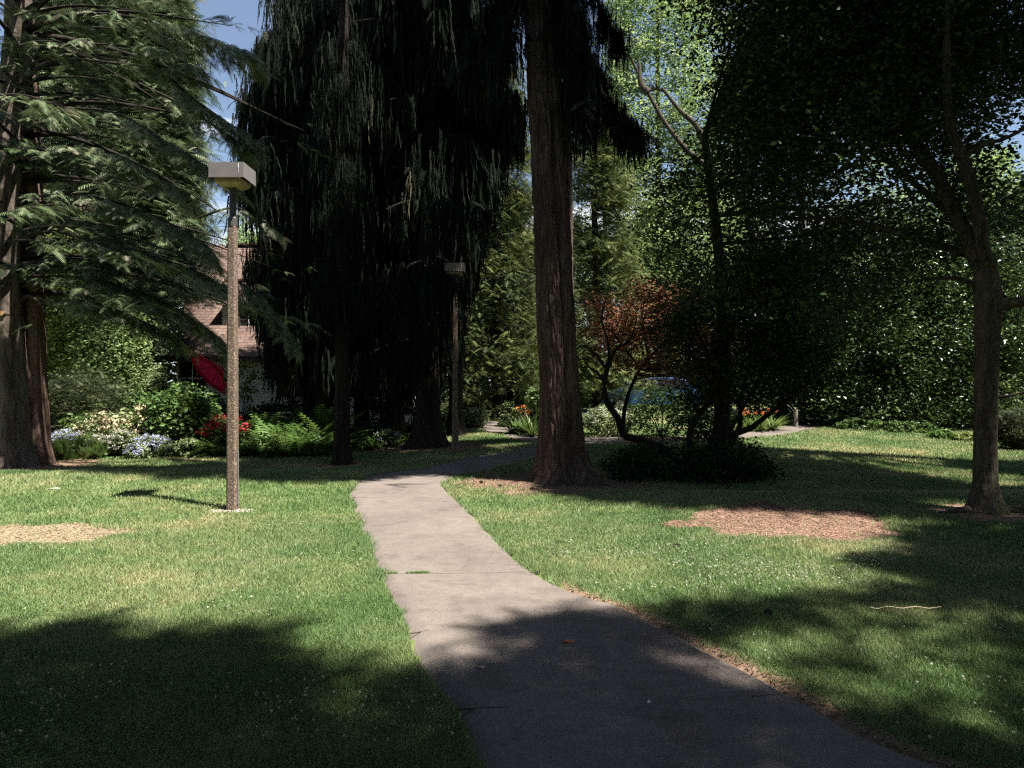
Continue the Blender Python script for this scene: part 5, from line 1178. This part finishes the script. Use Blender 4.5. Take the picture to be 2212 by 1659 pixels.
shrub('rose_bush', 'few red blooms just right of the near lamp post', 'flowers', 524, 19.0, 16, 902, 960, M['shrub'], 0.07, 500, BED, flowers='red', fl_n=8, fl_s=0.09, fl_top=.6)
fp = [(425, 17.6, .42), (455, 17.8, .50), (540, 18.2, .62), (572, 17.9, .70), (600, 18.6, .95), (622, 18.0, .80), (650, 17.9, .62), (668, 18.8, .85), (690, 18.2, .75), (706, 19.0, 1.05), (560, 17.5, .42), (598, 17.4, .45), (640, 17.5, .42), (676, 17.5, .45),
      (700, 17.7, .5), (486, 17.6, .5), (520, 17.5, .5), (770, 19.2, .62), (798, 20.2, .80), (822, 20.4, .70), (846, 20.6, .55), (785, 18.4, .35), (815, 18.9, .34), (848, 19.5, .34), (876, 20.2, .38), (545, 19.5, 1.0), (575, 20.0, 1.05), (640, 19.8, 1.1), (690, 20.3, 1.25)]
wf = ['in front of the silvery plant','under the red blooms','right of the near lamp post','second from the lamp post','tallest in the middle of the row','crowded in the middle of the row','low, in the middle','behind the middle ferns','left of the slim dark trunk','tall beside the slim dark trunk','front row, near the lamp post','front row, below the tallest fern','front row, in the middle','front row, right of the middle','front row by the slim dark trunk','just left of the lamp post','directly behind the lamp post','right of the slim dark trunk','tall, right of the slim dark trunk','in the shade, second right of the slim trunk','in the shade, third right of the slim trunk','small, front, right of the slim trunk','small, front, half way to the flared trunk','small, front, near the flared trunk','last before the flared trunk','back row, right of the lamp post','back row, third from the lamp post','back row, behind the middle','back row, topmost by the slim trunk']
for (px, d, h_), w_ in zip(fp, wf): frond_plant('fern', 'bright green fern '+w_, 'fern', px, d+0.35, h_*.9, 26, M['fern'], group='ferns along the shaded bed')
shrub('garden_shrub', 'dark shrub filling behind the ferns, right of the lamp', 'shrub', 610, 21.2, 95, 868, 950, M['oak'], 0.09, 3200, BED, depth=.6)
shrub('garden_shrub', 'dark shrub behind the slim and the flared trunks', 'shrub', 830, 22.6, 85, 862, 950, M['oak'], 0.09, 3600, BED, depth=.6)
shrub('garden_shrub', 'small lilac-dotted plant in front of the flared trunk', 'plant', 838, 19.4, 30, 928, 952, M['silver'], 0.06, 700, BED, flowers='blue', fl_n=24, fl_s=.04)
B2 = 'bed plants along the crossing path'
shrub('euphorbia', 'round pale green bush beside the far bend of the path', 'bush', 1022, 24.5, 30, 880, 926, M['silver'], 0.08, 2400, B2, gap=.25)
shrub('euphorbia', 'pale green bush behind the far lamp post', 'bush', 972, 24.6, 28, 888, 928, M['silver'], 0.08, 1800, B2)
shrub('garden_shrub', 'yellowish upright shrub right of the far bend', 'shrub', 1094, 25.0, 24, 868, 932, M['cedar'], 0.09, 1400, B2)
shrub('garden_shrub', 'shrub with a few orange leaves beyond the far bend', 'shrub', 1128, 25.4, 22, 876, 925, M['yew'], 0.09, 1200, B2, flowers='orange', fl_n=12, fl_s=.10, fl_top=.4)
shrub('climbing_plant', 'light green broad-leaved plant against the big fir trunk', 'plant', 1160, 24.5, 22, 830, 915, M['bright'], 0.13, 700, B2)
frond_plant('strap_plant', 'arching strap-leaved clump left of the big fir', 'plant', 1110, 22.6, .55, 90, M['strap'], STRAP, B2, .7)
frond_plant('strap_plant', 'upright sword-leaved clump touching the big fir trunk', 'plant', 1150, 21.6, .60, 70, M['strap'], STRAP, B2, .3, .6)
frond_plant('strap_plant', 'grassy clump between path bend and big fir', 'plant', 1132, 22.8, .62, 90, M['yew'], STRAP, B2, .45)
shrub('flowering_shrub', 'white-flowered shrub just right of the big fir', 'shrub', 1312, 22.0, 62, 880, 944, M['silver'], 0.075, 3200, B2, flowers='white', fl_n=70, fl_s=.05)
shrub('garden_shrub', 'green shrub seen between the crooked black stems', 'shrub', 1430, 21.0, 74, 838, 955, M['shrub'], 0.07, 3000, B2)
shrub('garden_shrub', 'dusky shrub behind the right black stems', 'shrub', 1530, 20.6, 62, 872, 958, M['oak'], 0.07, 3000, B2)
for i, (px, d, lb) in enumerate([(1612, 23.5, 'left clump of orange daylilies'), (1640, 23.0, 'middle clump of orange daylilies'), (1668, 23.4, 'right clump of orange daylilies')]):
    frond_plant('daylily', lb+' before the yew', 'flowers', px, d, .58, 80, M['strap'], STRAP, B2, .6, flowers='orange')
B3 = 'low plants at the foot of the holly hedge'
shrub('garden_shrub', 'feathery light green plant in the right bed', 'plant', 2035, 21.0, 30, 928, 962, M['fern'], 0.08, 900, B3)
shrub('garden_shrub', 'yellow-green low plant left of the oak trunk', 'plant', 2085, 20.4, 28, 936, 966, M['yellow'], 0.08, 800, B3)
shrub('conifer_bush', 'rounded green bush right of the oak trunk', 'bush', 2192, 18.4, 42, 880, 978, M['yew'], 0.08, 3600, B3, kind='spray', gap=.25)
shrub('ground_plant', 'low leafy growth below the left holly', 'plant', 1860, 23.4, 50, 905, 928, M['shrub'], 0.07, 1400, B3)
shrub('ground_plant', 'low leafy growth below the middle holly', 'plant', 1960, 22.8, 60, 910, 934, M['shrub'], 0.07, 1400, B3)
# weathered post by the gap, boulder beside the gap path
b_ = MB(); x, y = G(1719, 921); z = float(hgt(x, y)); V, F_ = tube_np([(x, y, z-.1), (x+.01, y, z+.25), (x-.01, y, z+.56)], [.085, .07, .075], 10, True); b_.add(V, F_)
M['greywood'] = flat_mat('weathered_wood', (0.24, 0.22, 0.19), 0.9, 0, .35, 20)
t = thing('wooden_post', 'short weathered grey post beside the gap path', 'post'); b_.build('post', M['greywood'], t); b_ = MB(); b_.rod((x-.02, y, z+.5), (x-.25, y+.1, z+.72), .018, 6, .01); b_.build('rail_stub', M['greywood'], t); rebase(t, x, y, z)
# blue car on the street behind
def car():
    t = thing('parked_car', 'blue car parked beyond the orange maple', 'car'); M['carblue'] = flat_mat('blue_paint', (0.03, 0.075, 0.17), 0.3, 0.3, 0.03, 2, .6)
    x0, y0_, z0 = 4.0, 33.5, float(hgt(6, 33.5)); W_ = 1.75
    prof = [(0, .35), (0, .75), (.15, .92), (1.1, 1.02), (1.75, 1.48), (2.1, 1.56), (3.3, 1.56), (3.9, 1.46), (4.35, 1.0), (4.55, .9), (4.6, .4), (4.3, .28), (.25, .28)]
    def prism(pts, ya_, yb_, ins=0):
        V = [(x0+a, y0_+ya_, z0+c) for a, c in pts]+[(x0+a, y0_+yb_, z0+c) for a, c in pts]; n = len(pts); return V, [tuple(range(n)), tuple(range(2*n-1, n-1, -1))]+[(i, i+n, (i+1) % n+n, (i+1) % n) for i in range(n)]
    b_ = MB(); b_.add(*prism(prof, 0, W_)); b_.build('body', M['carblue'], t, .05)
    for pts in ([(1.32, 1.05), (1.82, 1.42), (2.55, 1.46), (2.55, 1.03)], [(2.65, 1.03), (2.65, 1.46), (3.3, 1.46), (3.8, 1.38), (4.1, 1.03)]):
        b_ = MB(); b_.add(*prism(pts, -.012, .0)); b_.build('window', M['glass'], t)
    M['tyre'] = flat_mat('tyre_rubber', (.02, .02, .02), .9); M['rim'] = flat_mat('alloy', (.45, .45, .46), .35, .8)
    for wx in (.9, 3.7):
        for wy in (.08, W_-.08):
            b_ = MB(); b_.rod((x0+wx, y0_+wy-.12, z0+.32), (x0+wx, y0_+wy+.12, z0+.32), .32, 20); o = b_.build('wheel', M['tyre'], t, .03); b_ = MB(); b_.rod((x0+wx, y0_+wy-.135, z0+.32), (x0+wx, y0_+wy-.121, z0+.32), .2, 14); b_.build('rim', M['rim'], o)
    for dy in (.2, W_-.2): b_ = MB(); b_.box((x0+.02, y0_+dy, z0+.72), (.06, .3, .14)); b_.build('headlight', M['glass'], t, .01)
    rebase(t, x0+2.3, y0_+.9, z0)
car()
xs = np.linspace(2.2, 60, 60); A = np.column_stack([xs, 0*xs+32.6]); B = np.column_stack([xs, 0*xs+38.5]); m, t, b, l = mat('asphalt'); b.inputs['Base Color'].default_value = (.05, .05, .052, 1); b.inputs['Roughness'].default_value = .9
_p = M['path']; M['path'] = m; o = ribbon(A[:20], B[:20], 'road', 'street behind the park trees', 4, .012, 0); o['category'] = 'road'; M['path'] = _p
# far thicket closing the view under the distant crowns
def thicket(x0, x1, y, h, n, label, m, s=.22):
    x = R.uniform(x0, x1, n); z = R.uniform(0, 1, n)**.8*h*(0.7+0.5*fbm(x*.35, 0*x, 0, 8, 3)); yy = y+R.normal(0, 1.0, n); P = np.column_stack([x, yy, hgt(x, yy)+z]); f = Fol()
    add_leaves(f, P, s, LEAF, .5); return tag(f.build('thicket', m, None), label, 'thicket', kind='stuff')
thicket(-34, -11.5, 31, 5.5, 26000, 'dark hedge thicket behind the garden, left of the cottage', M['shrub'])
thicket(-12, 2.5, 37, 5.0, 26000, 'dark undergrowth behind the weeping conifers', M['oak'])
thicket(-1, 5, 44, 4.5, 12000, 'undergrowth far behind the big fir', M['oak'])
thicket(3, 17, 47, 3.2, 22000, 'green undergrowth across the street behind the blue car', M['bright'])
thicket(21.5, 45, 33, 5, 26000, 'undergrowth beyond the holly hedge', M['oak'])
thicket(12, 34, 29.5, 9, 40000, 'tall undergrowth right behind the holly hedge', M['oak'])
thicket(-32, 32, -18, 9, 26000, 'unseen thicket added behind the photographer to dim sky light', M['oak'], .45)  # leaf screen added out of view against low sky light from behind
thicket(15, 40, 78, 3, 16000, 'undergrowth closing the far end of the gap', M['yellow'], .3)
